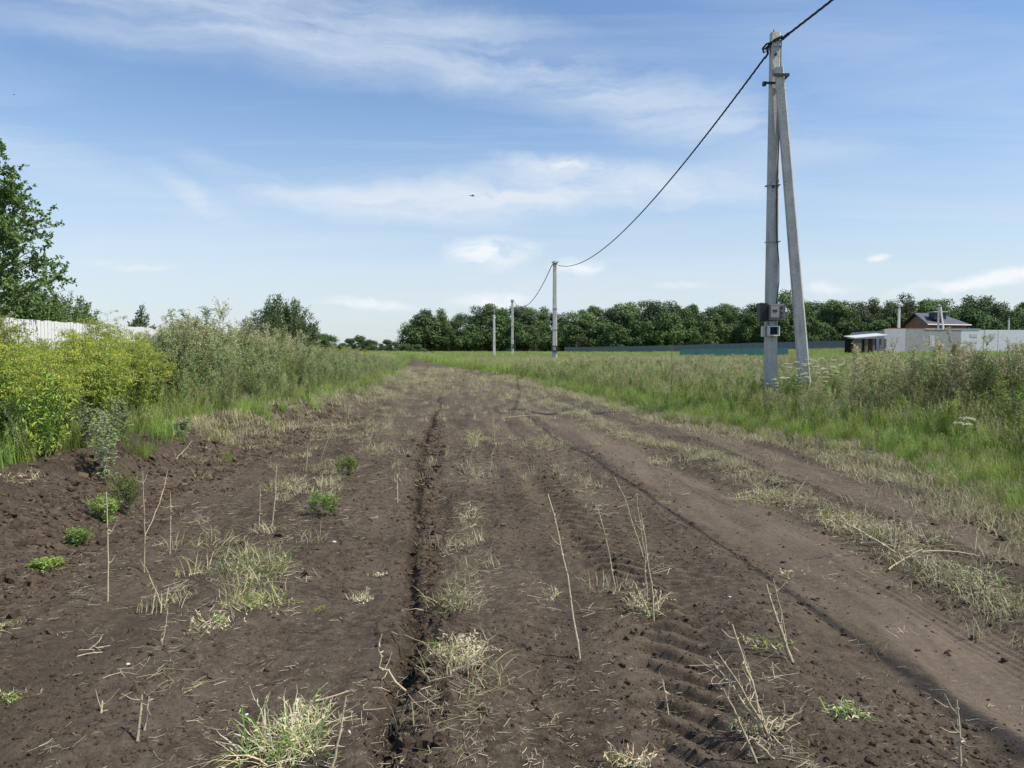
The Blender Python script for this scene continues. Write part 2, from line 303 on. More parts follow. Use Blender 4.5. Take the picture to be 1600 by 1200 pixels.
def concrete(name, c1, c2, c3):
    m = bpy.data.materials.new(name); m.use_nodes = True; t = m.node_tree; t.nodes.clear(); tx = nd(t, 'ShaderNodeTexCoord'); v = tx.outputs['Object']
    n = nd(t, 'ShaderNodeTexNoise', {'Vector': v, 'Scale': 3.0, 'Detail': 8.0, 'Roughness': .7})
    x = nd(t, 'ShaderNodeMix', {0: nd(t, 'ShaderNodeMapRange', {'Value': n.outputs['Fac'], 'From Min': .35, 'From Max': .65}).outputs[0], 6: (*c1, 1), 7: (*c2, 1)}, data_type='RGBA').outputs[2]
    st = nd(t, 'ShaderNodeTexNoise', {'Vector': nd(t, 'ShaderNodeMapping', {'Vector': v, 'Scale': (14, 14, .9)}).outputs[0], 'Scale': 1.0, 'Detail': 5.0})
    x = nd(t, 'ShaderNodeMix', {0: nd(t, 'ShaderNodeMapRange', {'Value': st.outputs['Fac'], 'From Min': .52, 'From Max': .75, 'To Max': .55}).outputs[0], 6: x, 7: (*c3, 1)}, data_type='RGBA').outputs[2]
    vo = nd(t, 'ShaderNodeTexVoronoi', {'Vector': v, 'Scale': 26.0}); pit = nd(t, 'ShaderNodeMapRange', {'Value': vo.outputs['Distance'], 'From Min': .12, 'From Max': .30})
    n2 = nd(t, 'ShaderNodeTexNoise', {'Vector': v, 'Scale': 7.0, 'Detail': 3.0}); gate = nd(t, 'ShaderNodeMapRange', {'Value': n2.outputs['Fac'], 'From Min': .46, 'From Max': .54, 'To Min': 1, 'To Max': 0})
    pg = nd(t, 'ShaderNodeMath', {0: pit.outputs[0], 1: gate.outputs[0]}, operation='MAXIMUM')
    x = nd(t, 'ShaderNodeMix', {0: pg.outputs[0], 6: (*[k * .45 for k in c3], 1), 7: x}, data_type='RGBA').outputs[2]
    fn = nd(t, 'ShaderNodeTexNoise', {'Vector': v, 'Scale': 90.0, 'Detail': 4.0, 'Roughness': .7})
    hh = nd(t, 'ShaderNodeMath', {0: fn.outputs['Fac'], 1: pg.outputs[0]}, operation='ADD')
    bp = nd(t, 'ShaderNodeBump', {'Height': hh.outputs[0], 'Strength': .7, 'Distance': .006})
    p = nd(t, 'ShaderNodeBsdfPrincipled', {'Base Color': x, 'Roughness': .88, 'Specular IOR Level': .25, 'Normal': bp.outputs[0]})
    nd(t, 'ShaderNodeOutputMaterial', {'Surface': p.outputs[0]}); return m
M['conc'] = concrete('pole_concrete', (.43, .415, .38), (.58, .56, .51), (.22, .215, .195))
M['concw'] = concrete('whitewashed_concrete', (.52, .53, .52), (.62, .62, .60), (.42, .43, .42))
M['black'] = mat('black_insulation', (.012, .012, .014), (.02, .02, .022), .5, 40)
M['steel'] = mat('galvanised_steel', (.30, .31, .32), (.42, .43, .44), .5, 20, metal=.6)
M['darksteel'] = mat('dark_steel', (.02, .02, .022), (.05, .048, .045), .6, 20)
M['boxgrey'] = mat('grey_plastic_box', (.12, .115, .10), (.17, .16, .145), .35, 12, spec=.5)
M['boxwin'] = mat('meter_window', (.20, .20, .19), (.27, .27, .26), .15, 10, spec=.6)
M['whiteplast'] = mat('white_plastic', (.60, .60, .58), (.7, .7, .68), .5, 20)
M['red'] = mat('red_indicator', (.35, .10, .06), None, .5)

# ground material
gm = bpy.data.materials.new('soil_ground'); gm.use_nodes = True; t = gm.node_tree; t.nodes.clear()
tx = nd(t, 'ShaderNodeTexCoord'); v = tx.outputs['Object']
at_ = nd(t, 'ShaderNodeAttribute', attribute_name='ground_mask'); sp = nd(t, 'ShaderNodeSeparateColor', {0: at_.outputs['Color']})
def mixc(f, a, b):
    i = {0: f, 6: a if isinstance(a, bpy.types.NodeSocket) else (*a, 1), 7: b if isinstance(b, bpy.types.NodeSocket) else (*b, 1)}
    return nd(t, 'ShaderNodeMix', i, data_type='RGBA').outputs[2]
def rng(s, a, b, c=0, d=1): return nd(t, 'ShaderNodeMapRange', {'Value': s, 'From Min': a, 'From Max': b, 'To Min': c, 'To Max': d}).outputs[0]
def noi(sc_, det=5, ro=.6, vec=None): return nd(t, 'ShaderNodeTexNoise', {'Vector': vec or v, 'Scale': sc_, 'Detail': float(det), 'Roughness': ro}).outputs['Fac']
def mth(op, a, b): return nd(t, 'ShaderNodeMath', {0: a, 1: b}, operation=op, use_clamp=False).outputs[0]
soil = mixc(rng(noi(.7, 7), .38, .62), (.042, .033, .0235), (.098, .078, .057))
soil = mixc(rng(noi(14, 5, .7), .38, .66), soil, (.135, .109, .081))
soil = mixc(rng(noi(60, 4, .7), .52, .72, 0, .7), soil, (.024, .019, .014))
dryf = mth('MULTIPLY', sp.outputs[0], rng(noi(2.2, 5), .25, .6, .45, 1))
soil = mixc(dryf, soil, mixc(rng(noi(30, 5, .7), .35, .65), (.105, .084, .061), (.155, .125, .093)))
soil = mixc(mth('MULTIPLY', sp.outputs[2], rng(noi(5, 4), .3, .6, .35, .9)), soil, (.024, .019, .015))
# small litter specks
vo = nd(t, 'ShaderNodeTexVoronoi', {'Vector': v, 'Scale': 42.0}).outputs['Distance']
litter = mth('MULTIPLY', rng(vo, .12, .07), rng(noi(3.1, 4), .50, .62, 0, .8))
soil = mixc(litter, soil, (.30, .25, .17))
gr = mixc(rng(noi(.22, 6), .35, .65), (.085, .10, .032), (.16, .155, .055)); gr = mixc(rng(noi(6, 4), .4, .7, 0, .6), gr, (.05, .045, .028))
gfac = mth('MULTIPLY', sp.outputs[1], rng(noi(3.5, 5), .25, .5, .3, 1))
colr = mixc(gfac, soil, gr)
hgt = mth('ADD', mth('MULTIPLY', noi(28, 6, .7), .9), mth('MULTIPLY', noi(110, 5, .7), .45))
bp = nd(t, 'ShaderNodeBump', {'Height': hgt, 'Strength': rng(sp.outputs[0], 0, 1, .9, .45), 'Distance': .032})
pb = nd(t, 'ShaderNodeBsdfPrincipled', {'Base Color': colr, 'Roughness': .95, 'Specular IOR Level': .12, 'Normal': bp.outputs[0]})
nd(t, 'ShaderNodeOutputMaterial', {'Surface': pb.outputs[0]})

# ------------------------------------------------------------ ground sheet
rows = np.concatenate([[-40, -15, -6, -2, 0, .8, 1.5], np.exp(np.linspace(math.log(2.1), math.log(13), 560)), np.exp(np.linspace(math.log(13.15), math.log(60), 150)), np.exp(np.linspace(math.log(62), math.log(3500), 60))])
us = np.concatenate([[-6, -3, -1.8, -1.2, -.95], np.linspace(-.82, .82, 820), [.95, 1.2, 1.8, 3, 6]])
wd = np.where(rows > 2, rows, 2 + (2 - rows) * .8)
GX = us[None, :] * wd[:, None]; GY = np.repeat(rows[:, None], len(us), 1)
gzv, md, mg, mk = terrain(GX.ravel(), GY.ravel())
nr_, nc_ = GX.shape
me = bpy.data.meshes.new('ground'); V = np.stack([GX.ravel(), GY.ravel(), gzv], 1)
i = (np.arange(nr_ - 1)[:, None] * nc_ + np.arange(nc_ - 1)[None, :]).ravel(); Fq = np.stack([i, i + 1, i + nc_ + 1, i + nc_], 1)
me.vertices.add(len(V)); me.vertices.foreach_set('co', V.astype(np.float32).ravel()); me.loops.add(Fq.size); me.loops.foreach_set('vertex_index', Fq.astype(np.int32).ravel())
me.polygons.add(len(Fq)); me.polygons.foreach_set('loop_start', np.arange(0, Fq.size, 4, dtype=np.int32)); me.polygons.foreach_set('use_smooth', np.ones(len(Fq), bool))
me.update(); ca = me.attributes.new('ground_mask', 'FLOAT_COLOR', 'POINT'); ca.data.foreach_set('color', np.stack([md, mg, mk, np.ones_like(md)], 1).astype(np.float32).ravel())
me.materials.append(gm); go = bpy.data.objects.new('ground', me); col.objects.link(go)
tag(go, kind='structure', label='dark bare soil track with wheel ruts between weedy verges and a far meadow')

# ------------------------------------------------------------ scatter by geometry nodes
def proto_coll(name, objs):
    c = bpy.data.collections.new(name)
    for i, me in enumerate(objs):
        o = bpy.data.objects.new('%s_%02d' % (name, i), me); c.objects.link(o)
    return c
def scatter(name, coll, nvar, P, rot, scl, label, mask=None, idx=None):
    n = len(P); me = bpy.data.meshes.new(name); me.vertices.add(n); me.vertices.foreach_set('co', np.asarray(P, np.float32).ravel())
    a = me.attributes.new('inst_rot', 'FLOAT_VECTOR', 'POINT'); a.data.foreach_set('vector', np.asarray(rot, np.float32).ravel())
    a = me.attributes.new('inst_scl', 'FLOAT_VECTOR', 'POINT'); a.data.foreach_set('vector', np.asarray(scl, np.float32).ravel())
    a = me.attributes.new('inst_idx', 'INT', 'POINT'); a.data.foreach_set('value', (RS.randint(0, nvar, n) if idx is None else idx).astype(np.int32))
    o = bpy.data.objects.new(name, me); col.objects.link(o); tag(o, label, kind='stuff')
    g = bpy.data.node_groups.new(name, 'GeometryNodeTree'); g.interface.new_socket('Geometry', in_out='INPUT', socket_type='NodeSocketGeometry'); g.interface.new_socket('Geometry', in_out='OUTPUT', socket_type='NodeSocketGeometry')
    gi = g.nodes.new('NodeGroupInput'); gout = g.nodes.new('NodeGroupOutput')
    ci = nd(g, 'GeometryNodeCollectionInfo', {'Separate Children': True, 'Reset Children': True}); ci.inputs['Collection'].default_value = coll
    def att(nm, ty): return nd(g, 'GeometryNodeInputNamedAttribute', {'Name': nm}, data_type=ty).outputs[0]
    e2r = nd(g, 'FunctionNodeEulerToRotation', {0: att('inst_rot', 'FLOAT_VECTOR')})
    ip = nd(g, 'GeometryNodeInstanceOnPoints', {'Points': gi.outputs[0], 'Instance': ci.outputs[0], 'Pick Instance': True, 'Instance Index': att('inst_idx', 'INT'), 'Rotation': e2r.outputs[0], 'Scale': att('inst_scl', 'FLOAT_VECTOR')})
    g.links.new(ip.outputs[0], gout.inputs[0]); md_ = o.modifiers.new('scatter', 'NODES'); md_.node_group = g
    return o
def rrot(n, tilt=.1): return np.stack([RS.normal(0, tilt, n), RS.normal(0, tilt, n), RS.uniform(0, 2 * math.pi, n)], 1)
def uvec(n, zlo=-1, zhi=1):
    z = RS.uniform(zlo, zhi, n); a = RS.uniform(0, 2 * math.pi, n); r = np.sqrt(1 - z * z); return np.stack([r * np.cos(a), r * np.sin(a), z], 1)

# ---- plant prototypes (height about 1 unless noted)
def stem_path(base, h, lean, az_, k=5, wob=.02):
    tt = np.linspace(0, 1, k)[:, None]; d = np.array([math.cos(az_), math.sin(az_), 0]) * lean * h
    p = np.array(base)[None] + np.array([0, 0, h])[None] * tt + d[None] * tt ** 1.7
    p[1:-1] += RS.normal(0, wob * h, (k - 2, 3)) * [1, 1, 0]; return p
def along(p, t):
    k = len(p) - 1; f = np.clip(t, 0, .999) * k; i = f.astype(int); return p[i] + (p[i + 1] - p[i]) * (f - i)[:, None]
def grass_patch(n, rad, h0, h1, mats, wblade=.007, bend=.5, seedfrac=0.0, m0=0, m1=None, seedm=1):
    b = MB()
    for _ in range(n):
        r = rad * math.sqrt(RS.rand()); a = RS.uniform(0, 6.283); base = np.array([r * math.cos(a), r * math.sin(a), -.02]); h = RS.uniform(h0, h1)
        ba = RS.uniform(0, 6.283); bd = bend * RS.uniform(.2, 1.2); k = 4; tt = np.linspace(0, 1, k)
        d = np.array([math.cos(ba), math.sin(ba), 0])
        p = base + np.outer(tt * h * (1 - .25 * bd * tt), [0, 0, 1]) + np.outer(tt ** 2 * bd * h * .7, d)
        sa = RS.uniform(0, 6.283); side = np.array([math.cos(sa), math.sin(sa), 0])
        mm = m0 if (m1 is None or RS.rand() < .75) else m1
        if RS.rand() < seedfrac:
            b.ribbon(p, np.array([.4, .35, .3, .25]) * wblade, side, mm)
            ts = RS.uniform(.70, 1, 16); P = along(p, ts); D = uvec(16, .1, .9) + [0, 0, .5]; b.leaves(P, D, uvec(16), .032, .008, seedm)
        else: b.ribbon(p, np.array([1, .9, .6, .08]) * wblade * RS.uniform(.7, 1.3), side, mm)
    return b.mesh('grass_patch', mats)
def weed(h, nbr, nleaf, ll, lw, mats, spread=.28, seed=120, sl=.018, lowbare=.1, nst=1, droop=.0, sm=2, leaftop=1.0, sw=.008):
    b = MB()
    for s_ in range(nst):
        base = np.array([RS.normal(0, .05), RS.normal(0, .05), -.03]) if nst > 1 else np.array([0, 0, -.03])
        H = h * RS.uniform(.8, 1.05); main = stem_path(base, H, RS.uniform(.03, .25), RS.uniform(0, 6.283), 6, .012)
        b.tube(main, np.linspace(.006, .002, 6) * (h / 1.2), 1)
        brs = [(main, 1.0)]
        for i in range(nbr):
            t0 = RS.uniform(.2, .93); o_ = along(main, np.array([t0]))[0]; a = RS.uniform(0, 6.283); L = H * spread * (1.25 - t0) * RS.uniform(.7, 1.4)
            tt = np.linspace(0, 1, 4)[:, None]; d = np.array([math.cos(a), math.sin(a), 0])
            p = o_ + d * L * .55 * tt + np.array([0, 0, 1]) * L * (tt * .9 - droop * tt ** 2)
            b.tube(p, np.linspace(.003, .001, 4), 1); brs.append((p, .35))
        tot = sum(w for _, w in brs)
        for p, w in brs:
            n = max(2, int(nleaf / nst * w / tot)); ts = RS.uniform(lowbare if w == 1 else .05, leaftop, n); P = along(p, ts)
            D = uvec(n, -.2, .8); b.leaves(P, D, uvec(n, .2, 1), ll * RS.uniform(.5, 1.3, n) * (1.25 - .5 * ts), lw * RS.uniform(.6, 1.3, n), 0, bend=.25)
            n = max(2, int(seed / nst * w / tot))
            if seed: ts = RS.uniform(.72 if w == 1 else .45, 1.03, n); P = along(p, ts) + RS.normal(0, .012, (n, 3)); b.leaves(P, uvec(n, 0, 1), uvec(n), sl * RS.uniform(.6, 1.4, n), sw, sm)
    return b.mesh('weed', mats)
G, ST = M['green'], M['stem']
P_sage = [weed(1.0, 20, 380, .045, .010, [M['sage'], ST, M['tan']], seed=220, spread=.30, nst=2) for _ in range(5)]
P_green = [weed(1.0, 16, 420, .050, .012, [M['green'], ST, M['sage']], seed=130, spread=.28, nst=2) for _ in range(4)]
P_tan = [weed(1.0, 18, 220, .035, .008, [M['sage'], ST, M['tan']], seed=420, spread=.34, nst=2, sl=.022, sw=.009) for _ in range(5)]
P_rust = [weed(1.0, 12, 120, .04, .012, [M['green'], M['tan'], M['tan']], seed=500, spread=.16, sl=.022, nst=1, sw=.010) for _ in range(2)]
P_lush = [grass_patch(90, .30, .35, .8, [M['lush'], M['tan'], M['green']], .009, .5, .10, 0, 2, 1) for _ in range(4)]
P_seed = [grass_patch(80, .30, .5, 1.0, [M['green'], M['tan'], M['lush']], .007, .35, .34, 0, 2, 1) for _ in range(4)]
P_far = [grass_patch(130, .9, .35, 1.0, [M['green'], M['tan'], M['lush']], .022, .3, .20, 0, 2, 1) for _ in range(4)]
P_dry = [grass_patch(34, .15, .08, .28, [M['hay'], M['straw'], M['straw']], .006, .9, .0, 0, 2) for _ in range(5)]
P_mat = [grass_patch(60, .30, .06, .20, [M['hay'], M['straw'], M['straw']], .007, 1.4, .0, 0, 2) for _ in range(4)]
P_silver = [weed(.8, 10, 260, .05, .018, [M['silver'], M['silver'], M['silver']], seed=60, spread=.4, nst=3) for _ in range(2)]
def straw_mesh():
    b = MB()
    for _ in range(9):
        L = RS.uniform(.05, .22); a = RS.uniform(0, 6.28); c = np.array([RS.normal(0, .07), RS.normal(0, .07), RS.uniform(.002, .03)]); tt = np.linspace(-.5, .5, 4)[:, None]
        d = np.array([math.cos(a), math.sin(a), RS.normal(0, .18)]); cr = np.array([-d[1], d[0], .3]); p = c + d * L * tt + cr * L * RS.normal(0, .25) * tt ** 2
        p[:, 2] = np.maximum(p[:, 2], .001); b.tube(p, RS.uniform(.0009, .0022), 0)
    return b.mesh('straw', [[M['straw'], M['hay']][RS.rand() < .5]])
M['brownstraw'] = mat('brown_straw', (.16, .12, .075), (.30, .24, .16), .8, 6, rnd=.35)
def bit_mesh():
    b = MB()
    for _ in range(3):
        L = RS.uniform(.012, .06); a = RS.uniform(0, 6.28); c = np.array([RS.normal(0, .03), RS.normal(0, .03), .003]); tt = np.linspace(-.5, .5, 3)[:, None]
        d = np.array([math.cos(a), math.sin(a), RS.normal(0, .15)]); p = c + d * L * tt + np.array([-d[1], d[0], .4]) * L * RS.normal(0, .2) * tt ** 2; b.tube(p, RS.uniform(.0009, .002), 0)
    return b.mesh('bit', [[M['straw'], M['brownstraw']][RS.rand() < .5]])
def ico(sub=1, amp=.3, seed=0):
    import bmesh
    bm = bmesh.new(); bmesh.ops.create_icosphere(bm, subdivisions=sub, radius=1); rr = np.random.RandomState(seed)
    for v_ in bm.verts: v_.co *= 1 + rr.uniform(-amp, amp); v_.co.z *= .7
    bm.normal_update(); me = bpy.data.meshes.new('clod'); bm.to_mesh(me); bm.free(); return me
P_clod = []
for i in range(6):
    mm = ico(2, .34, i); mm.materials.append(M['soilclod']); P_clod.append(mm)
P_straw = [straw_mesh() for _ in range(6)]; P_bit = [bit_mesh() for _ in range(6)]
CO = {k: (proto_coll('proto_' + k, v), len(v)) for k, v in dict(sage=P_sage, green=P_green, tan=P_tan, rust=P_rust, lush=P_lush, seed=P_seed, far=P_far, dry=P_dry, mat=P_mat, straw=P_straw, bit=P_bit, clod=P_clod, silver=P_silver).items()}
def place(name, key, xs, ys, hs, label, tilt=.1, sx=None, zoff=0., sink=0.):
    z = terrain(xs, ys)[0] + zoff - sink; n = len(xs); hs = np.asarray(hs); sx = hs if sx is None else sx
    scatter(name, CO[key][0], CO[key][1], np.stack([xs, ys, z], 1), rrot(n, tilt), np.stack([sx, sx, hs], 1), label)
def cand(n, y0, y1, side, w, pw=1.0):
    y = y0 + (y1 - y0) * RS.rand(n) ** pw
    if side == 'R': x = XR(y) + RS.rand(n) * w
    elif side == 'L': x = XL(y) - RS.rand(n) * w
    else: x = XL(y) + (XR(y) - XL(y)) * RS.rand(n)
    return x, y
inview = lambda x, y, m=1.0: np.abs(x) < .70 * y + m + 1.0
# right verge --------------------------------------------------
x, y = cand(15000, 3.5, 45, 'R', 18, 1.3); k = inview(x, y); x, y = x[k], y[k]; rd = x - XR(y); nz = fbm(x * .5, y * .5, 101, 3)
def sel(mask): return x[mask], y[mask]
pole_clear = lambda x, y: np.hypot(x - 6.1, y - 17.6) > .0
tall = sst(.5, 2.6, rd) ; hgt_ = (.50 + .42 * tall + .52 * sst(1.2, 3.2, rd) * (1 - sst(13, 21, y)) + .16 * nz)
typ = nz + RS.normal(0, .25, len(x))
k = (rd > .5) & (RS.rand(len(x)) < .26) & (typ > -.1); place('weeds', 'tan', x[k], y[k], hgt_[k] * RS.uniform(.8, 1.25, k.sum()), 'tall tan seeding weeds along the right verge')
k = (rd > .1) & (RS.rand(len(x)) < .36) & (typ < .3); place('weeds', 'green', x[k], y[k], hgt_[k] * RS.uniform(.7, 1.1, k.sum()), 'leafy green weeds along the right verge')
k = (rd > .8) & (RS.rand(len(x)) < .16) & (typ > 0); place('weeds', 'sage', x[k], y[k], hgt_[k] * RS.uniform(.8, 1.15, k.sum()), 'grey green wormwood among the right verge weeds')
k = (rd > 2.0) & (RS.rand(len(x)) < .035); place('weeds', 'rust', x[k], y[k], hgt_[k] * RS.uniform(1.0, 1.3, k.sum()), 'brown seed spikes standing above the right verge weeds')
x, y = cand(16000, 3.2, 70, 'R', 22, 1.5); k = inview(x, y); x, y = x[k], y[k]; rd = x - XR(y)
k = (rd > .25) & (RS.rand(len(x)) < .36); place('grass', 'lush', x[k], y[k], (.45 + .45 * sst(.2, 2.2, rd[k])) * RS.uniform(.7, 1.2, k.sum()), 'bright green grass of the right verge')
k = (rd > 1.2) & (RS.rand(len(x)) < .55); place('grass', 'seed', x[k], y[k], (.55 + .3 * sst(1, 3, rd[k])) * RS.uniform(.8, 1.2, k.sum()), 'seeding grass of the right verge')
n = 2600; y = 3.4 + 40 * RS.rand(n) ** 1.6; x = XR(y) + RS.normal(.05, .38, n); place('straw', 'mat', x, y, RS.uniform(.5, 1.1, n), 'flattened mown grass at the right edge of the track', sx=RS.uniform(.5, 1.1, n))
n = 900; y = 3.4 + 30 * RS.rand(n) ** 1.3; x = XR(y) + RS.normal(.35, .3, n); place('grass', 'lush', x, y, RS.uniform(.2, .5, n), 'short green grass at the right edge of the track')
# left verge ---------------------------------------------------
x, y = cand(13000, 5.6, 60, 'L', 9, 1.35); k = inview(x, y, 2); x, y = x[k], y[k]; ld = XL(y) - x; nz = fbm(x * .45, y * .45, 111, 3)
hl = (.76 + 1.06 * sst(.0, 1.8, ld) * (1 - .62 * sst(.40, .50, -x / y))) * (1 - .40 * sst(17, 30, y)) * (1 - .25 * sst(35, 60, y)) + .2 * nz
typ = nz + RS.normal(0, .22, len(x)); nearw = sst(12.5, 15, y)
k = (RS.rand(len(x)) < .50 * nearw + .05) & (typ > -.25); place('weeds', 'sage', x[k], y[k], hl[k] * RS.uniform(.75, 1.08, k.sum()), 'grey green weeds on the left bank')
k = (RS.rand(len(x)) < .16 * nearw) & (typ > -.1) & (ld > 1.0); place('weeds', 'tan', x[k], y[k], hl[k] * RS.uniform(.9, 1.16, k.sum()), 'tan feathery seed heads above the left bank weeds')
k = (RS.rand(len(x)) < .34 + .3 * (1 - nearw)) & (typ < .1 + .6 * (1 - nearw)); place('weeds', 'green', x[k], y[k], hl[k] * RS.uniform(.45, .85, k.sum()) * (1 - .25 * (1 - nearw[k])), 'leafy green weeds on the left bank')
x, y = cand(9500, 5.6, 80, 'L', 9, 1.6); k = inview(x, y, 2); x, y = x[k], y[k]; ld = XL(y) - x
k = RS.rand(len(x)) < .35 * sst(8, 12, y) + .06; place('grass', 'seed', x[k], y[k], (.35 + .55 * sst(0, 2, ld[k])) * RS.uniform(.7, 1.2, k.sum()), 'seeding grass on the left bank')
n = 750; y = 12 + 38 * RS.rand(n) ** 1.5; x = XL(y) + RS.normal(.15, .40, n); place('straw', 'mat', x, y, RS.uniform(.5, 1.2, n), 'flattened dry grass along the left bank', sx=RS.uniform(.5, 1.1, n))
n = 200; y = 9 + 28 * RS.rand(n) ** 1.2; x = XL(y) + RS.normal(-.1, .30, n); place('grass', 'lush', x, y, RS.uniform(.2, .6, n), 'short green grass along the left bank')
n = 170; y = 5 + 4 * RS.rand(n); x = XL(y) - RS.rand(n) * 3; place('grass', 'lush', x, y, RS.uniform(.25, .6, n), 'short bright grass below the yellow shrubs')
# far meadow ---------------------------------------------------
n = 30000; y = 38 + 215 * RS.rand(n) ** .8; x = RS.uniform(-.72, .72, n) * y; k = ((x > XR(y) + 1) | (x < XL(y) - 1) | (y > 96)); x, y = x[k], y[k]
s_ = RS.uniform(.55, .85, len(x)) * (1 + .15 * fbm(x * .05, y * .05, 121, 3)); sx = 1 + .9 * sst(60, 180, y); place('meadow', 'far', x, y, s_, 'tall meadow grass stretching to the distant trees', sx=sx)
# track: dry grass ----------------------------------------------
def strip(n, fn, y0, y1, sd_, pw=1.3):
    y = y0 + (y1 - y0) * RS.rand(n) ** pw; return fn(y) + RS.normal(0, 1, n) * sd_, y
X, Y = [], []
for (n, fn, y0, y1, s_, pw) in [(300, S1, 3.6, 30, .15, 1.3), (130, S2, 3.2, 26, .13, 1.3), (240, S3, 4.6, 30, .30, 1.1), (120, S4, 4.6, 26, .18, 1.1), (220, lambda y: XL(y) + 1.9, 9, 40, .6, 1.0), (300, lambda y: (XL(y) + XR(y)) / 2 + .5, 20, 60, 1.3, 1.2)]:
    a, b_ = strip(n, fn, y0, y1, s_, pw); q = fbm(a * 1.6, b_ * 1.6, 131, 2) > -.05; X.append(a[q]); Y.append(b_[q])
n = 520; a, b_ = cand(n, 9, 60, 'M', 0, 1.1); X.append(a); Y.append(b_)
x = np.concatenate(X); y = np.concatenate(Y); far_ = sst(18, 40, y); place('dry_grass', 'dry', x, y, RS.uniform(.35, .8, len(x)) * (1 + 1.0 * far_), 'small dry grass tufts in lines between the wheel ruts', tilt=.25, sx=RS.uniform(.5, 1.0, len(x)) * (1 + 1.0 * far_))
a, b_ = strip(300, S1, 3.6, 22, .16, 1.2); place('straw', 'mat', a, b_, RS.uniform(.3, .8, len(a)), 'matted straw along the right grass strip', sx=RS.uniform(.4, .8, len(a)), sink=.01)
X, Y = [], []
for (n, fn, y0, y1, s_, pw) in [(800, S1, 3.3, 20, .2, 1.3), (240, S2, 2.5, 16, .13, 1.4), (260, S3, 3.5, 16, .30, 1.3), (200, S4, 2.6, 16, .22, 1.3), (160, lambda y: XL(y) + 1.2, 4, 16, .6, 1.2)]:
    a, b_ = strip(n, fn, y0, y1, s_, pw); q = fbm(a * 2.2, b_ * 2.2, 141, 2) > -.2; X.append(a[q]); Y.append(b_[q])
a, b_ = cand(500, 2.3, 20, 'M', 0, 1.5); q = fbm(a * 1.1, b_ * 1.1, 151, 3) > .05; X.append(a[q]); Y.append(b_[q])
x = np.concatenate(X); y = np.concatenate(Y); q = ~((np.abs(x - TB(y)) < .28) & (y < 8)) & ~((np.abs(x - TC(y)) < .4) & (RS.rand(len(x)) < .8)); x, y = x[q], y[q]; place('straw', 'straw', x, y, RS.uniform(.3, .8, len(x)), 'loose pale straw scattered over the soil', tilt=.08, sx=RS.uniform(.3, .85, len(x)))
a, b_ = cand(26000, 2.2, 16, 'M', 0, 1.6); q = fbm(a * .9, b_ * .9, 161, 3) + RS.normal(0, .25, len(a)) > 0; a, b_ = a[q], b_[q]
place('straw', 'bit', a, b_, RS.uniform(.2, .85, len(a)), 'short bits of straw littering the soil', tilt=.1, sx=RS.uniform(.35, 1.0, len(a)))
# clods
a, b_ = cand(60000, 2.1, 14, 'M', 0, 1.5); dC = np.minimum(np.abs(a - TC(b_)), np.abs(a - TD(b_))); rough_ = sst(.25, .5, dC); q = RS.rand(len(a)) < .10 + .9 * rough_ * (fbm(a, b_, 171, 3) > -.2); a, b_ = a[q], b_[q]
s_ = np.clip(RS.lognormal(-5.35, .55, len(a)), .002, .018)
X = [a]; Y = [b_]; S_ = [s_]
for (n, fn, y0, y1, w_, m_) in [(5000, lambda y: TA(y) + .14, 2.2, 18, .11, -4.7), (7000, lambda y: XL(y) + .7, 4, 18, .40, -4.3), (700, lambda y: XL(y) + .6, 4, 18, .40, -3.2), (250, lambda y: TA(y) + .14, 2.4, 16, .12, -3.5), (160, lambda y: XR(y) - .1, 6, 20, .3, -3.3), (1800, lambda y: S1(y) + .15, 3.4, 14, .25, -4.6), (1500, S3, 3.4, 14, .35, -4.7), (1800, lambda y: XR(y) - .15, 6, 20, .25, -4.3), (350, lambda y: TC(y) - .55, 2.4, 12, .12, -4.8)]:
    a, b_ = strip(n, fn, y0, y1, w_, 1.4); X.append(a); Y.append(b_); S_.append(np.clip(RS.lognormal(m_ - .35, .55, n), .002, .05))
x = np.concatenate(X); y = np.concatenate(Y); s_ = np.concatenate(S_); place('soil_clods', 'clod', x, y, s_, 'crumbled soil clods lying on the track', tilt=.6, sx=s_ * RS.uniform(.8, 1.4, len(s_)))
#####PART2
# ------------------------------------------------------------ concrete poles
def pole_mesh(H, w0, w1, d0, d1):
    b = MB(); n = 10; v = []
    for i in range(n + 1):
        t_ = i / n; w = w0 + (w1 - w0) * t_; d = d0 + (d1 - d0) * t_; c = .22
        for sx_, sy_ in ((-1 + c, -1), (1 - c, -1), (1, -1 + c), (1, 1 - c), (1 - c, 1), (-1 + c, 1), (-1, 1 - c), (-1, -1 + c)):
            v.append((sx_ * w / 2, sy_ * d / 2, t_ * H))
    f = []
    for i in range(n):
        for j in range(8): a = i * 8 + j; c_ = i * 8 + (j + 1) % 8; f += [(a, c_, c_ + 8), (a, c_ + 8, a + 8)]
    for j in range(1, 7): f += [(n * 8, n * 8 + j, n * 8 + j + 1)]
    b.add(v, f); return b
def aim(o, p0, p1, spin=0):
    d = Vector(p1) - Vector(p0); o.location = p0; o.rotation_mode = 'QUATERNION'; q = d.to_track_quat('Z', 'Y'); o.rotation_quaternion = q
    return d.length
ZP = gz(6.05, 18.0)
T1 = atd(1211, 52, 18.0)
p0 = Vector((atd(1203, 620, 18.0).x, 18.0, ZP - .3)); 
up = empty('utility_pole', (p0.x, 18.0, ZP), 'nearest concrete utility pole braced by a leaning strut, with a grey meter box', 'utility pole', 'concrete poles of the overhead line')
def child(b, name, mats, par, world_loc=(0, 0, 0), smooth=False):
    o = b.build(name, mats, par, smooth); o.location = Vector(world_loc) - par.location; return o
L = (T1 - p0).length
o = child(pole_mesh(L, .275, .21, .21, .16), 'pole', M['conc'], up); d = T1 - p0; o.location = p0 - up.location
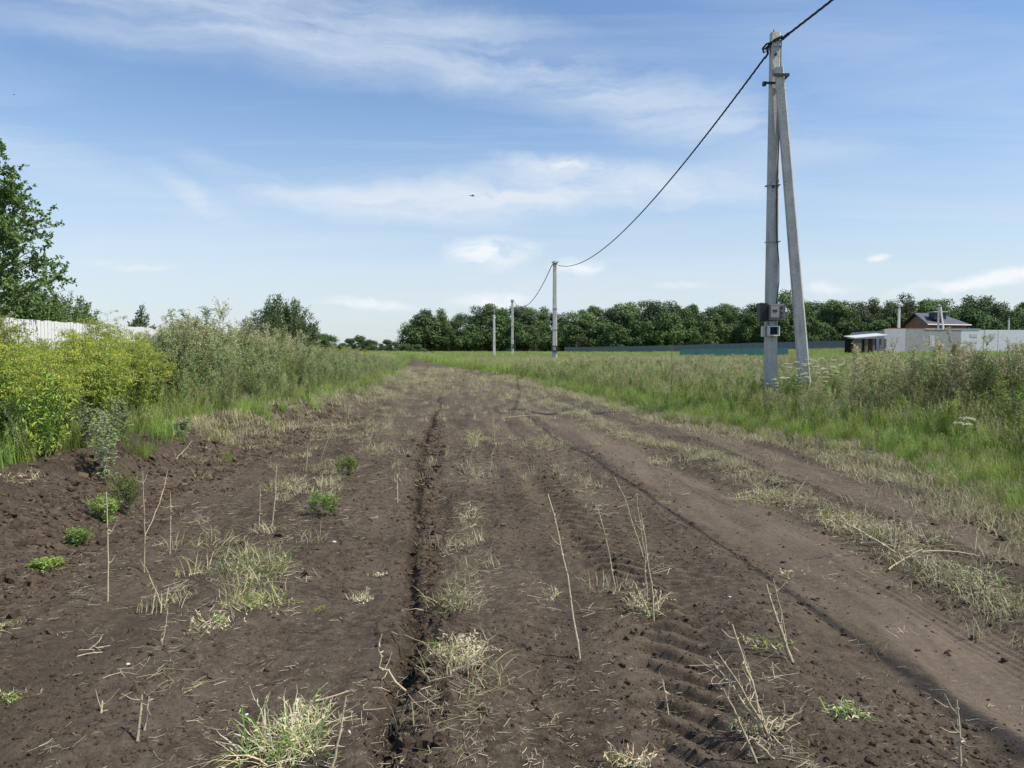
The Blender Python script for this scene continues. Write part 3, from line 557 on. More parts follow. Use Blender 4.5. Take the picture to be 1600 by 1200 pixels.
o.rotation_mode = 'QUATERNION'; o.rotation_quaternion = Matrix.Rotation(R(4), 4, 'Z').to_quaternion() @ d.to_track_quat('Z', 'Y') if False else d.to_track_quat('Z', 'X')
o.rotation_quaternion = Vector((0, 0, 1)).rotation_difference(d)
s0 = Vector((atd(1263, 655, 17.7).x, 17.7, ZP - .3)); s1 = atd(1217, 106, 17.80); d = s1 - s0
o = child(pole_mesh(d.length, .27, .19, .20, .16), 'strut', M['conc'], up); o.location = s0 - up.location
o.rotation_mode = 'QUATERNION'; o.rotation_quaternion = Vector((0, 0, 1)).rotation_difference(d) @ Matrix.Rotation(R(-14), 3, 'Z').to_quaternion()
# lifting holes drawn as dark capped plugs, and lug stubs
for px, py in ((1212, 85), (1217, 134), (1208, 292), (1232, 262)):
    b = MB(); c = atd(px, py, 17.86 if px > 1215 else 17.905); b.tube([c + Vector((0, .05, 0)), c + Vector((0, -.03, 0))], .028, 0, 8, True); child(b, 'lifting_hole', M['darksteel'], up)
b = MB(); b.tube([T1 + Vector((-.03, 0, -.1)), T1 + Vector((-.03, 0, .08))], .012, 0, 6, True); child(b, 'rebar_stub', M['darksteel'], up)
# clamp that ties the strut to the pole
zc_ = atd(1212, 120, 17.8).z; cx_ = atd(1217, 120, 17.8).x
b = MB(); b.box((cx_ + .02, 17.67, zc_), (.17, .02, .03)); b.box((cx_ + .165, 17.8, zc_), (.02, .14, .03)); child(b, 'strut_clamp', M['darksteel'], up)
xl_ = atd(1203, 131, 18).x; zl_ = atd(1203, 131, 18).z
b = MB(); b.box((xl_ + .02, 17.88, zl_ - .02), (.15, .012, .025)); b.box((xl_ - .15, 17.94, zl_ - .02), (.035, .045, .045)); child(b, 'clamp_plate', M['darksteel'], up)
b = MB(); zb = atd(1211, 66, 18).z; xb = atd(1211, 66, 18).x
for zz in (zb, zb - .12):
    b = MB(); b.box((xb, 18, zz), (.125, .10, .012)); child(b, 'steel_strap', M['steel'], up)
b = MB()
b.tube([(xb + .12, 17.9, zb + .02), (xb + .20, 17.86, zb + .09), (xb + .25, 17.8, zb + .12)], .035, 0, 6, True)
b.tube([(xb - .08, 17.88, zb - .02), (xb, 17.87, zb + .02), (xb + .12, 17.86, zb + .07)], .035, 0, 6, True)
b.tube([(xb - .1, 17.9, zb - .04), (xb - .22, 17.92, zb - .07), (xb - .30, 17.95, zb - .16), (xb - .27, 17.95, zb - .26)], .022, 0, 6, True)
b.tube([(xb - .1, 17.93, zb - .06), (xb - .20, 17.96, zb - .16), (xb - .16, 18, zb - .26), (xb - .20, 18.1, zb - .33)], .026, 0, 6, True)
b.tube([(xb - .12, 17.9, zb - .02), (xb - .2, 18.0, zb - .12), (xb - .27, 18, zb - .17)], .014, 0, 5, True)
for q in range(5): b.tube([(xb - .26 + .03 * q, 17.93, zb - .14 + .015 * q), (xb - .29 + .04 * q, 17.93, zb - .22 - .01 * q), (xb - .25 + .03 * q, 17.95, zb - .26)], .007, 0, 4)
child(b, 'cable_anchor', M['black'], up)
b = MB(); pr = atd(1219, 70, 17.9); pts = [atd(1221, 60, 17.86), atd(1220, 80, 17.86), atd(1220, 104, 17.88)]; b.tube(pts, .012, 0, 5); child(b, 'jumper_wire', M['black'], up)
b = MB(); b.tube([atd(1218, 105, 17.93), atd(1218, 200, 17.9), atd(1214, 290, 17.88), atd(1213, 360, 17.86), atd(1217, 410, 17.86), atd(1217, 440, 17.86), atd(1213, 478, 17.85)], .013, 0, 5); child(b, 'service_cable', M['black'], up)
for py in (290, 378):
    b = MB(); c = atd(1207, py, 18); b.box(c, (.15, .118, .010)); child(b, 'wire_band', M['steel'], up)
# meter box
mc = atd(1211, 488, 17.72); b = MB(); b.box(mc, (.165, .10, .185)); mbx = bevel(child(b, 'meter_box', M['boxgrey'], up), .015)
b = MB(); b.box(mc - mbx.location - up.location + Vector((-.04, -.108, .01)) + Vector((0, 0, 0)), (.095, .006, .13)); w_ = b.build('meter_window', M['boxwin'], mbx)
for zz in (.1, -.02, -.12):
    b = MB(); b.box(mc - mbx.location - up.location + Vector((.115, -.106, zz)), (.028, .008, .03)); b.build('breaker', M['darksteel'], mbx)
b = MB(); b.box(mc - mbx.location - up.location + Vector((.115, -.106, -.165)), (.02, .007, .012)); b.build('indicator', M['red'], mbx)
b = MB(); b.box(mc - mbx.location - up.location + Vector((-.04, -.118, .03)), (.05, .004, .025)); b.build('meter_display', M['darksteel'], mbx)
b = MB(); b.box(mc - mbx.location - up.location + Vector((.195, -.01, 0)), (.015, .08, .19)); b.build('box_flange', M['boxgrey'], mbx)
b = MB(); b.box(atd(1191, 488, 17.80), (.085, .13, .21)); bevel(child(b, 'shaded_side_block', M['black'], up), .01)  # meter box's left side as a black block, its shade put into the colour
jc = atd(1208, 517, 17.80); b = MB()
for dx, dz, hx, hz_ in ((-.115, 0, .012, .115), (.115, 0, .012, .115), (0, .103, .103, .012), (0, -.103, .103, .012)): b.box(jc + Vector((dx, -.02, dz)), (hx, .07, hz_))
jb = child(b, 'bracket_frame', M['whiteplast'], up)
b = MB(); b.box(jc + Vector((0, .045, 0)), (.102, .008, .09)); child(b, 'bracket_back', M['black'], up)
b = MB(); b.box(atd(1192, 518, 17.95), (.03, .05, .12)); child(b, 'side_plate', M['whiteplast'], up)
b = MB(); b.box(atd(1206, 505, 17.82), (.05, .05, .05)); child(b, 'conduit', M['steel'], up)

def simple_pole(px, ptop, Y, label, name='utility_pole', mt='conc', w=.24, box=True, zb=None, group='concrete poles of the overhead line', cap=True):
    T = atd(px, ptop, Y); z0 = gz(T.x, Y); e = empty(name, (T.x, Y, z0), label, 'utility pole', group)
    o = child(pole_mesh(T.z - z0 + .2, w * 1.15, w * .85, w, w * .8), 'pole', M[mt], e); o.location = (0, 0, -.2)
    if cap:
        b = MB(); b.box((0, 0, T.z - z0 - .22), (w * .55, w * .55, .03)); b.tube([(-.1, -.05, T.z - z0 - .15), (-.26, 0, T.z - z0 - .05)], .04, 0, 5, True); b.tube([(.1, -.05, T.z - z0 - .2), (.30, -.1, T.z - z0 - .05)], .04, 0, 5, True)
        b.tube([(-.1, -.05, T.z - z0 - .2), (-.25, 0, T.z - z0 - .38)], .035, 0, 5, True); b.build('cable_anchor', M['darksteel'], e)
        for q in (.35, .55):
            b = MB(); b.box((0, 0, (T.z - z0) * q), (w * .57, w * .52, .025)); b.build('wire_band', M['steel'], e)
    if box:
        zb_ = box; b = MB(); b.box((0, -.2, zb_), (.30, .12, .24)); mb_ = b.build('meter_box', M['darksteel'], e)
        b = MB(); b.box((-.04, -.33, zb_), (.14, .01, .16)); b.build('meter_window', M['boxwin'], mb_)
    return e, T
e2, T2 = simple_pole(867, 408, 64.8, 'second concrete pole of the line, dark meter boxes low on it, before the trees', w=.36, box=1.5)
e3, T3 = simple_pole(800.5, 468, 113, 'thin third concrete pole of the line with a small box near the grass', w=.36, box=1.9)
e4, T4 = simple_pole(772, 492, 102, 'short white pole farthest left in the line, before the distant trees', mt='concw', w=.30, box=None, cap=False)
b = MB(); hT = T4.z - e4.location.z; b.tube([(-.3, 0, hT - .1), (0, 0, hT - .25), (.25, 0, hT - .4)], .05, 0, 5); b.tube([(0, 0, hT - .3), (.05, 0, hT + .9)], .04, 0, 5); b.build('lamp_arm', M['steel'], e4)
e5, T5 = simple_pole(1405, 478, 118, 'whitish concrete pole standing left of the brick house before the pale wall', mt='concw', w=.34, box=None, group='pale poles by the brick house')
# A-frame by the house
Y = 122; T = atd(1467, 475, Y); z0 = gz(T.x, Y); e6 = empty('utility_pole', (T.x, Y, z0), 'whitish two legged pole with a leaning strut in front of the brick house', 'utility pole', 'pale poles by the brick house')
o = child(pole_mesh(T.z - z0, .30, .24, .25, .2), 'pole', M['conc'], e6); o.location = (0, 0, 0)
d = Vector((atd(1475, 545, Y).x - T.x, -.6, 0)) ; d = Vector((.0 + .15, -.1, T.z - z0 - .3)) - Vector((d.x, -.6, 0)); o = child(pole_mesh(d.length, .30, .24, .24, .2), 'strut', M['concw'], e6); o.location = (atd(1475.5, 545, Y).x - T.x, -.6, 0)
o.rotation_mode = 'QUATERNION'; o.rotation_quaternion = Vector((0, 0, 1)).rotation_difference(d)
b = MB(); b.box((0, -.1, T.z - z0 - .4), (.22, .2, .06)); b.build('strut_clamp', M['darksteel'], e6)
e7, T7 = simple_pole(1576.5, 497, 185, 'small distant pole rising above the white wall at the right edge', mt='concw', w=.36, box=None, group='pale poles by the brick house')

# ------------------------------------------------------------ cables (twisted bundles)
def cable(A, B, sag, r, label, n=60, twist=.8):
    A, B = Vector(A), Vector(B); b = MB(); tt = np.linspace(0, 1, n); P = np.array([list(A + (B - A) * t_) for t_ in tt]); P[:, 2] -= 4 * sag * tt * (1 - tt)
    Lc = (B - A).length; m_ = min(1400, int(Lc / (twist * .14))); ts = np.linspace(0, 1, m_); C_ = along(P, ts)
    for j in range(3):
        ph = ts * Lc / twist * 2 * math.pi + j * 2.094; Q = C_ + np.stack([np.cos(ph) * r * .45, np.zeros(m_), np.sin(ph) * r * .45], 1); b.tube(Q, r * .55, 0, 5)
    b.tube(P, r * .5, 0, 4); o = b.build('overhead_cable', M['black'], None, True); return tag(o, label, 'cable', 'spans of the overhead line')
A0 = Vector((xb - .20, 18.1, zb - .31))
cable(A0, T2 + Vector((.25, -.1, -.35)), 1.55, .026, 'sagging black twisted cable between the near pole and the second pole', 80)
cable(T2 + Vector((-.26, 0, -.35)), T3 + Vector((.2, 0, -.3)), 1.9, .036, 'black cable sagging from the second pole down to the third', 50, 1.2)
cable(Vector((xb + .25, 17.8, zb + .12)), Vector((10.3, -24, 9.9)), .9, .030, 'thick black cable running from the near pole to the top right edge', 80)

# ------------------------------------------------------------ birds
def bird(p, s, rz, label, roll=0):
    e = empty('bird', p, label, 'bird', None, rz); e.rotation_euler = (roll, .1, rz)
    b = MB(); b.tube([(-.5 * s, 0, 0), (-.35 * s, 0, 0), (-.1 * s, 0, 0), (.2 * s, 0, .02 * s), (.38 * s, 0, .03 * s), (.5 * s, 0, .01 * s)], [.02 * s, .06 * s, .12 * s, .11 * s, .07 * s, .005 * s], 0, 8); b.build('body', M['black'], e, True)
    for q in (-1, 1):
        b = MB(); V_ = [(.2, .05, 0), (-.1, .05, 0), (.15, .5, .14), (-.12, .45, .12), (-.25, 1.0, .05)]; V_ = [(x_ * s, y_ * q * s, z_ * s) for x_, y_, z_ in V_]; V2 = [(x_, y_, z_ + .02 * s) for x_, y_, z_ in V_]
        b.add(V_ + V2, [(0, 1, 2), (1, 3, 2), (2, 3, 4), (5, 7, 6), (6, 7, 8), (7, 9, 8), (0, 2, 5), (2, 7, 5), (2, 4, 7), (4, 9, 7), (1, 6, 3), (3, 6, 8), (3, 8, 4), (4, 8, 9)]); b.build('wing', M['black'], e)
    b = MB(); b.add([(-.45 * s, 0, 0), (-.85 * s, .14 * s, 0), (-.7 * s, 0, 0), (-.85 * s, -.14 * s, 0), (-.45 * s, 0, .02 * s)], [(0, 1, 2), (0, 2, 3), (4, 2, 1), (4, 3, 2)]); b.build('tail', M['black'], e)
bird(atd(738, 306, 42), .26, R(20), 'small dark swallow flying below the middle cloud band')
bird(atd(22, 148, 60), .16, R(80), 'tiny dark bird high in the sky near the left edge')

# ------------------------------------------------------------ trees
def tree_parts(H, crown_r, nclump, nleaf, ls, cz0=.35, trunk_r=.25, flat=.75, seed=0, lean=0, limb=True):
    rs = np.random.RandomState(seed); b = MB(); top = H * .8
    tp = np.array([[0, 0, 0], [rs.normal(0, .02) * H, rs.normal(0, .02) * H, H * .3], [rs.normal(0, .03) * H + lean * H * .5, rs.normal(0, .03) * H, H * .55], [lean * H, 0, top]])
    b.tube(tp, [trunk_r, trunk_r * .75, trunk_r * .5, trunk_r * .12], 0, 6); c = MB(); P = []; D = []
    for i in range(nclump):
        t_ = rs.uniform(cz0, 1.0); a = rs.uniform(0, 6.283); prof = math.sin(math.pi * min(1, max(0, (t_ - cz0 + .12) / (1.12 - cz0)))) ** .6
        rr = crown_r * prof * rs.uniform(.35, 1.0); cc = np.array([rr * math.cos(a) + lean * H * t_, rr * math.sin(a), H * t_ * .95]); cr = crown_r * rs.uniform(.18, .50)
        if limb:
            o_ = along(tp, np.array([min(.95, t_ * .8)]))[0]; o_[2] = min(o_[2], cc[2] - .1); b.tube([o_, (o_ + cc) / 2 + [0, 0, -.03 * H], cc], [trunk_r * .25, trunk_r * .16, trunk_r * .05], 0, 3)
        n = int(nleaf / nclump * (cr / (crown_r * .32)) ** 2); z_ = rs.uniform(-1, 1, n); an = rs.uniform(0, 6.283, n); q = np.sqrt(1 - z_ * z_); dd = np.stack([q * np.cos(an), q * np.sin(an), z_], 1)
        rad = cr * rs.uniform(.45, 1.08, n)[:, None]; P.append(cc + dd * rad * [1, 1, flat]); D.append(dd)
    P = np.concatenate(P); D = np.concatenate(D); n = len(P); nn = D + rs.normal(0, .55, (n, 3)) + [0, 0, .35]
    t1 = rs.normal(0, 1, (n, 3)); t1 = t1 - nn * (t1 * nn).sum(1, keepdims=True) / (nn ** 2).sum(1, keepdims=True)
    c.leaves(P, t1, nn, ls * rs.uniform(.6, 1.4, n), ls * rs.uniform(.5, 1.0, n), 0); return b, c
FT = []
for i in range(9):
    H = 16; rs_ = random.Random(i); b, c = tree_parts(H, rs_.uniform(4.4, 5.8), rs_.randint(34, 52), 7400, .46, rs_.uniform(.02, .16), .32, .8, 100 + i); FT.append((b.mesh('tree_trunk', [M['palebark']]), c.mesh('tree_crown', [[M['fartree'], M['fartree2'], M['fartree3']][i % 3]])))
US = []
for i in range(4):
    b, c = tree_parts(7, 3.4, 22, 2600, .42, .05, .12, .8, 200 + i); US.append((b.mesh('under_trunk', [M['palebark']]), c.mesh('under_crown', [M['fartree']])))
def put_tree(name, pr, px, Y, H, H0, label, group, wide=1.0):
    x_ = (px - 800) / F * Y; e = empty(name, (x_, Y, gz(x_, Y) - .2), label, 'tree' if name != 'undergrowth_shrub' else 'shrub', group, random.uniform(0, 6.28)); s = H / H0; e.scale = (s * wide, s * wide, s)
    inst('trunk', pr[0], e); inst('crown', pr[1], e); return e
prof = [(652, 489), (668, 484), (690, 481), (715, 491), (740, 483), (765, 477), (790, 480), (812, 473), (830, 477), (850, 485), (868, 490), (885, 489), (905, 484), (925, 478), (950, 476), (975, 474), (1000, 471), (1020, 470), (1042, 476), (1060, 473), (1085, 473), (1108, 474), (1132, 467), (1150, 482), (1178, 473), (1200, 482), (1232, 459), (1250, 471), (1272, 469), (1295, 470), (1320, 469), (1342, 467), (1365, 468), (1388, 469), (1412, 465), (1435, 466), (1458, 464), (1475, 465), (1500, 472), (1515, 467), (1540, 470), (1562, 472), (1585, 477), (1605, 474), (1630, 476), (1660, 470), (1690, 474)]
uniq = {652: 'broad dark tree at the left end of the distant windbreak', 668: 'rounded tree second from the left end of the windbreak', 868: 'windbreak tree directly behind the second concrete pole', 885: 'low tree at the dip right of the second concrete pole',
        1132: 'dark topped tree rising highest left of the near pole', 1232: 'tall dark tree between the near pole and its strut', 1475: 'dark topped tree directly above the brick house roof', 1515: 'dense dark conifer like tree right of the brick house', 765: 'windbreak tree behind the short white pole', 790: 'windbreak tree behind the thin third pole'}
def seglab(px):
    for lim, l in ((760, 'tall rounded tree of the windbreak left of the white pole'), (860, 'tall open crowned tree between the third and second poles'), (1010, 'tall leafy windbreak tree right of the second concrete pole'), (1190, 'leafy windbreak tree above the teal fence'), (1400, 'dense windbreak tree between the strut and the brick house'), (1520, 'windbreak tree behind the brick house'), (2000, 'windbreak tree above the white wall at the right edge')):
        if px < lim: return l
ORD = 'first second third fourth fifth sixth seventh eighth ninth tenth eleventh twelfth thirteenth fourteenth fifteenth'.split(); CNT = {}
def ordl(kind, px):
    k_ = (kind, shortlab(px)); n_ = CNT.get(k_, 0); CNT[k_] = n_ + 1; return '%s %s from the left, %s' % (ORD[n_], kind, k_[1])
def shortlab(px):
    for lim, l in ((760, 'left of the short white pole'), (860, 'between the white pole and the second pole'), (1010, 'just right of the second concrete pole'), (1190, 'above the teal fence'), (1400, 'between the strut and the lean-to shed'), (1520, 'behind the brick house'), (2000, 'right of the brick house')):
        if px < lim: return l
for i, (px, py) in enumerate(prof):
    Y = 236 + (i * 37 % 17) * 1.1 - 14 * (px > 1200); zt = EYE + (545 - py) * Y / F; H = (zt - gz((px - 800) / F * Y, Y)) * random.uniform(.93, 1.07)
    put_tree('deciduous_tree', FT[(i * 5 + i // 9) % 9], px + random.uniform(-3, 3), Y, H, 15.6, uniq.get(px) or ordl('front windbreak tree', px), 'trees of the distant windbreak', random.uniform(.95, 1.25))
for i in range(44):   # second row and undergrowth
    px = 655 + i * 24 + random.uniform(-8, 8); Y = 252 + random.uniform(0, 10) - 14 * (px > 1200); py = np.interp(px, [p for p, _ in prof], [q for _, q in prof]) + random.uniform(14, 34)
    H = EYE + (545 - py) * Y / F - gz((px - 800) / F * Y, Y); put_tree('deciduous_tree', FT[(i * 7 + 3) % 9], px, Y, H, 15.6, ordl('back row tree', px), 'back row of the windbreak', random.uniform(1.0, 1.3))
for i in range(62):
    px = 648 + i * 17 + random.uniform(-6, 6); Y = 224 + random.uniform(0, 8) - 12 * (px > 1200); put_tree('undergrowth_shrub', US[i % 4], px, Y, random.uniform(6, 10.5), 6.6, ordl('low shrub', px), 'shrubs at the foot of the windbreak', random.uniform(.8, 1.2))
far_left = [(500, 530, 190), (508, 527, 240), (528, 537, 250), (545, 534, 260), (562, 530, 250), (578, 535, 240), (590, 538, 230), (604, 536, 210), (618, 539, 200), (634, 541, 190), (646, 540, 180), (655, 543, 170)]
for i, (px, py, Y) in enumerate(far_left):
    H = EYE + (545 - py) * Y / F - gz((px - 800) / F * Y, Y)
    put_tree('deciduous_tree', US[i % 4], px, Y, H + .6, 6.6, '%s tree from the left in the low far row between round bush and windbreak' % ORD[i], 'low far trees on the left', 1.5)
# round bush and conical tree on the left
def upright_bush(H, W, nst, nleaf, ls, seed, mt, cone=False):
    rs = np.random.RandomState(seed); b = MB(); c = MB()
    for i in range(nst):
        a = rs.uniform(0, 6.283); q = rs.uniform(0, 1) ** .6; h = H * ((1 - .45 * q ** 2) if not cone else (1 - .75 * q)) * rs.uniform(.78, 1.0); tip = np.array([math.cos(a) * W * q, math.sin(a) * W * q, h])
        p = np.array([[0, 0, 0], tip * [.45, .45, .35], tip * [.8, .8, .7], tip]); p[1:3] += rs.normal(0, .05 * W, (2, 3)); b.tube(p, [.03, .02, .012, .004], 0, 3)
        n = nleaf // nst; ts = rs.uniform(.12, 1.0, n); P = along(p, ts) + rs.normal(0, 1, (n, 3)) * (.16 * W * (1.15 - ts))[:, None]; D = rs.normal(0, .6, (n, 3)) + [0, 0, .6]; c.leaves(P, D, rs.normal(0, 1, (n, 3)) + [0, 0, .6], ls * rs.uniform(.6, 1.3, n), ls * .38, 0, bend=.15)
    return b, c
def bush_obj(name, px, py, Y, W, nst, nl, ls, seed, label, mt='bush', cone=False, cat='bush'):
    T = atd(px, py, Y); z0 = gz(T.x, Y); e = empty(name, (T.x, Y, z0), label, cat); b, c = upright_bush(T.z - z0, W, nst, nl, ls, seed, mt, cone); b.build('branches', M['bark'], e); c.build('foliage', M[mt], e); return e
bush_obj('round_bush', 438, 456, 33, 1.75, 110, 34000, .10, 5, 'large rounded dark green bush standing above the left bank weeds')
bush_obj('small_tree', 221, 462, 34, 1.15, 60, 16000, .12, 6, 'small pointed dark tree behind the yellow shrubs and white fence', cone=True, cat='tree')
# big leafy tree at the left edge
def leafy_tree(loc, H, label):
    rs = np.random.RandomState(17); e = empty('leafy_tree', loc, label, 'tree'); b = MB(); c = MB()
    trunk = np.array([[0, 0, 0], [.05, .02, H * .3], [-.05, .05, H * .62], [.05, 0, H * .97]]); b.tube(trunk, [.11, .09, .055, .012], 0, 7); LP = []; LD = []
    for i in range(115):
        t_ = rs.uniform(.22, .98); o_ = along(trunk, np.array([t_]))[0]; a = rs.uniform(0, 6.283); R_ = (2.75 * (1 - max(0, t_ - .12)) ** .8 + .18) * rs.uniform(.6, 1.08); d = np.array([math.cos(a), math.sin(a), 0])
        p = np.array([o_, o_ + d * R_ * .35 + [0, 0, R_ * .22], o_ + d * R_ * .7 + [0, 0, R_ * .42], o_ + d * R_ + [0, 0, R_ * .52]]); p[1:] += rs.normal(0, .05, (3, 3)); b.tube(p, [.03 * (1.2 - t_), .02 * (1.2 - t_), .012, .004], 0, 4)
        for j in range(9):
            u = rs.uniform(.25, 1.0); q = along(p, np.array([u]))[0]; d2 = d * .5 + rs.normal(0, .55, 3) + [0, 0, .35]; d2 /= np.linalg.norm(d2); L_ = rs.uniform(.25, .6); p2 = np.array([q, q + d2 * L_ * .5, q + d2 * L_ + [0, 0, -.03]]); b.tube(p2, [.006, .004, .002], 0, 3)
            n = rs.randint(18, 32); ts = rs.uniform(.1, 1.05, n); LP.append(along(p2, ts) + rs.normal(0, .02, (n, 3))); dd = rs.normal(0, .8, (n, 3)) + d2 * .5 - [0, 0, .25]; LD.append(dd)
    P = np.concatenate(LP); D = np.concatenate(LD); n = len(P); c.leaves(P, D, rs.normal(0, .6, (n, 3)) + [0, 0, 1], .105 * rs.uniform(.6, 1.25, n), .072, 0, cup=.25, bend=.15)
    b.build('branches', M['bark'], e); c.build('foliage', M['tree'], e)
T = atd(-50, 205, 21); zz = gz(T.x, 21); leafy_tree((T.x, 21, zz), T.z - zz, 'tall leafy tree at the left edge with branches against the sky')
bush_obj('leafy_shrub', 92, 446, 27, 1.5, 60, 20000, .11, 33, 'smaller dark leafy shrub right of the tall tree, above the white fence', 'tree')
e = bush_obj('leafy_shrub', 40, 432, 24, 2.0, 80, 26000, .10, 31, 'dark leafy shrub spreading below the tall tree behind the white fence', 'tree')
# ------------------------------------------------------------ white fence behind the shrubs
M['whitefence'] = mat('white_fence_board', (.60, .60, .58), (.72, .72, .70), .6, 5)
fa, fb_ = Vector((-12.4, 17.2)), Vector((-14.0, 30.5)); dirv = (fb_ - fa).normalized(); Lf = (fb_ - fa).length
fe = empty('white_fence', (fa.x, fa.y, gz(fa.x, fa.y)), 'white board fence half hidden behind the yellow shrubs on the left', 'fence'); ang = math.atan2(dirv.y, dirv.x)
bm_ = MB(); bm_.box((0, 0, 0), (.085, .012, .92)); bmesh_ = bm_.mesh('board', [M['whitefence']]); zr = .1
nb = int(Lf / .2)
for i in range(nb):
    p = fa + dirv * (i + .5) * .2; inst('board', bmesh_, fe, (p.x - fa.x, p.y - fa.y, gz(p.x, p.y) - fe.location.z + 1.00 + random.uniform(-.015, .015)), (0, random.gauss(0, .004), ang))
for h in (.4, 1.65):
    b = MB(); b.box((Lf / 2 * dirv.x, Lf / 2 * dirv.y, h), (Lf / 2, .02, .035), rot=Euler((0, 0, ang)).to_matrix().to_4x4()); o = b.build('rail', M['whitefence'], fe); o.location = Vector((-dirv.y, dirv.x, 0)) * .035
for i in range(6):
    p = dirv * (i * Lf / 5); b = MB(); b.box((p.x - .10, p.y, .93), (.04, .04, .95)); b.build('post', M['whitefence'], fe)

# ------------------------------------------------------------ house, walls, shed and far fences
M['brick'] = mat('brick_wall', (.24, .13, .085), (.30, .165, .11), .9, 1.5, detail=8)
M['roof'] = mat('slate_roof', (.055, .062, .075), (.085, .093, .108), .6, 1.2, stretch=(1, 1, 6))
M['ridge'] = mat('roof_trim', (.06, .065, .075), None, .6)
M['fascia'] = mat('pale_fascia', (.45, .46, .47), (.5, .5, .5), .6)
M['dark'] = mat('dark_opening', (.010, .010, .012), None, .4)
def quadm(b, pts, m=0):
    b.add(pts, [(0, 1, 2), (0, 2, 3)] if len(pts) == 4 else [(0, 1, 2)], m)
YH = 150; g = lambda px, py, Y: atd(px, py, Y)
X0 = g(1411, 520, YH).x; Xg = g(1451, 520, YH).x; X1 = g(1513, 520, YH - 6).x
ze = g(0, 507, YH).z; zr_ = g(0, 490, YH).z; zg = gz((X0 + X1) / 2, YH) - .2
hs = empty('brick_house', (X0, YH, zg), 'brown brick house with dark hipped roof and a roof box beyond the pale wall', 'house')
# local frame: gable end (width Wd) faces the camera left, long side runs right
ga = Vector((g(1414, 520, YH + 4).x, YH + 4, 0)); gb = Vector((g(1450, 520, YH - 4.5).x, YH - 4.5, 0)); gc = Vector((g(1510, 520, YH - 1).x, YH - 1.0, 0)); gd = ga + (gc - gb)
O = hs.location
def W3(p, z): return Vector((p.x, p.y, z)) - O
b = MB(); mid = (ga + gb) / 2; zpk = zr_ - .25
b.add([W3(ga, zg), W3(gb, zg), W3(gb, ze), W3(mid, zpk), W3(ga, ze)], [(0, 1, 2), (0, 2, 4), (4, 2, 3)])
b.add([W3(gb, zg), W3(gc, zg), W3(gc, ze), W3(gb, ze)], [(0, 1, 2), (0, 2, 3)]); b.add([W3(gc, zg), W3(gd, zg), W3(gd, ze), W3(gc, ze)], [(0, 1, 2), (0, 2, 3)]); b.add([W3(gd, zg), W3(ga, zg), W3(ga, ze), W3(gd, ze)], [(0, 1, 2), (0, 2, 3)])
b.build('wall', M['brick'], hs)
dl = (gc - gb).normalized(); dw = (gb - ga).normalized(); ov = .7
A = ga - dw * ov - dl * ov; B = gb + dw * ov - dl * ov; C_ = gc + dw * ov + dl * ov; D_ = gd - dw * ov + dl * ov; Rm = mid - dl * ov; Re = (gc + gd) / 2 - dl * 3.8
b = MB(); zo = ze - .25; up3 = Vector((0, 0, .14))
for dz in (0, .14):
    z_ = Vector((0, 0, dz)); f_ = [W3(A, zo) + z_, W3(B, zo) + z_, W3(C_, zo) + z_, W3(D_, zo) + z_, W3(Rm, zr_) + z_, W3(Re, zr_) + z_]
    b.add(f_, [(1, 2, 5), (1, 5, 4), (2, 3, 5), (3, 0, 4), (3, 4, 5)])
rfo = b.build('roof', M['roof'], hs)
for P_, Q_ in ((W3(B, zo), W3(C_, zo)), (W3(B, zo), W3(Rm, zr_)), (W3(A, zo), W3(Rm, zr_))):
    b = MB(); b.tube([P_ + up3 * .5, Q_ + up3 * .5], .13, 0, 4, True); b.build('fascia', M['fascia'] if P_ is not None and (P_ - W3(B, zo)).length < .01 and (Q_ - W3(C_, zo)).length < .01 else M['ridge'], rfo)
dc = g(1466, 520, 147); dcz = (g(0, 488, 147).z + g(0, 499, 147).z) / 2; hd = (g(0, 488, 147).z - g(0, 499, 147).z) / 2
b = MB(); b.box(Vector((dc.x, 147.4, dcz)) - O, (1.15, 1.0, hd)); rb = b.build('roof_box', M['ridge'], rfo)
b = MB(); b.box(Vector((dc.x, 147.4, dcz + hd + .08)) - O, (1.35, 1.2, .10)); b.build('roof_box_cap', M['fascia'], rb)
# courses of brickwork as fine ledges are too far to see; windows are near black boxes set on the wall
for px, Yw in ((1420, 149.3), (1433, 147.6), (1437.5, 147.1), (1449, 146)):
    pos = g(px, 511, Yw); pos -= O; t_ = (pos.x - (ga.x - O.x)) / (gb.x - ga.x); yy = ga.y + (gb.y - ga.y) * t_ - O.y
    ho = math.atan2(gb.y - ga.y, gb.x - ga.x); Wm = Euler((0, 0, ho)).to_matrix().to_4x4(); nrm = Vector((math.sin(ho), -math.cos(ho), 0))
    c = Vector((pos.x, yy, pos.z)) + nrm * .02; b = MB(); b.box(c, (.42, .04, .42), rot=Wm); w_ = b.build('window', M['dark'], hs)
    for q in (-.46, .46):
        b = MB(); b.box(c + Wm @ Vector((q, -.02, 0)), (.04, .05, .5), rot=Wm); b.build('frame', M['ridge'], w_)
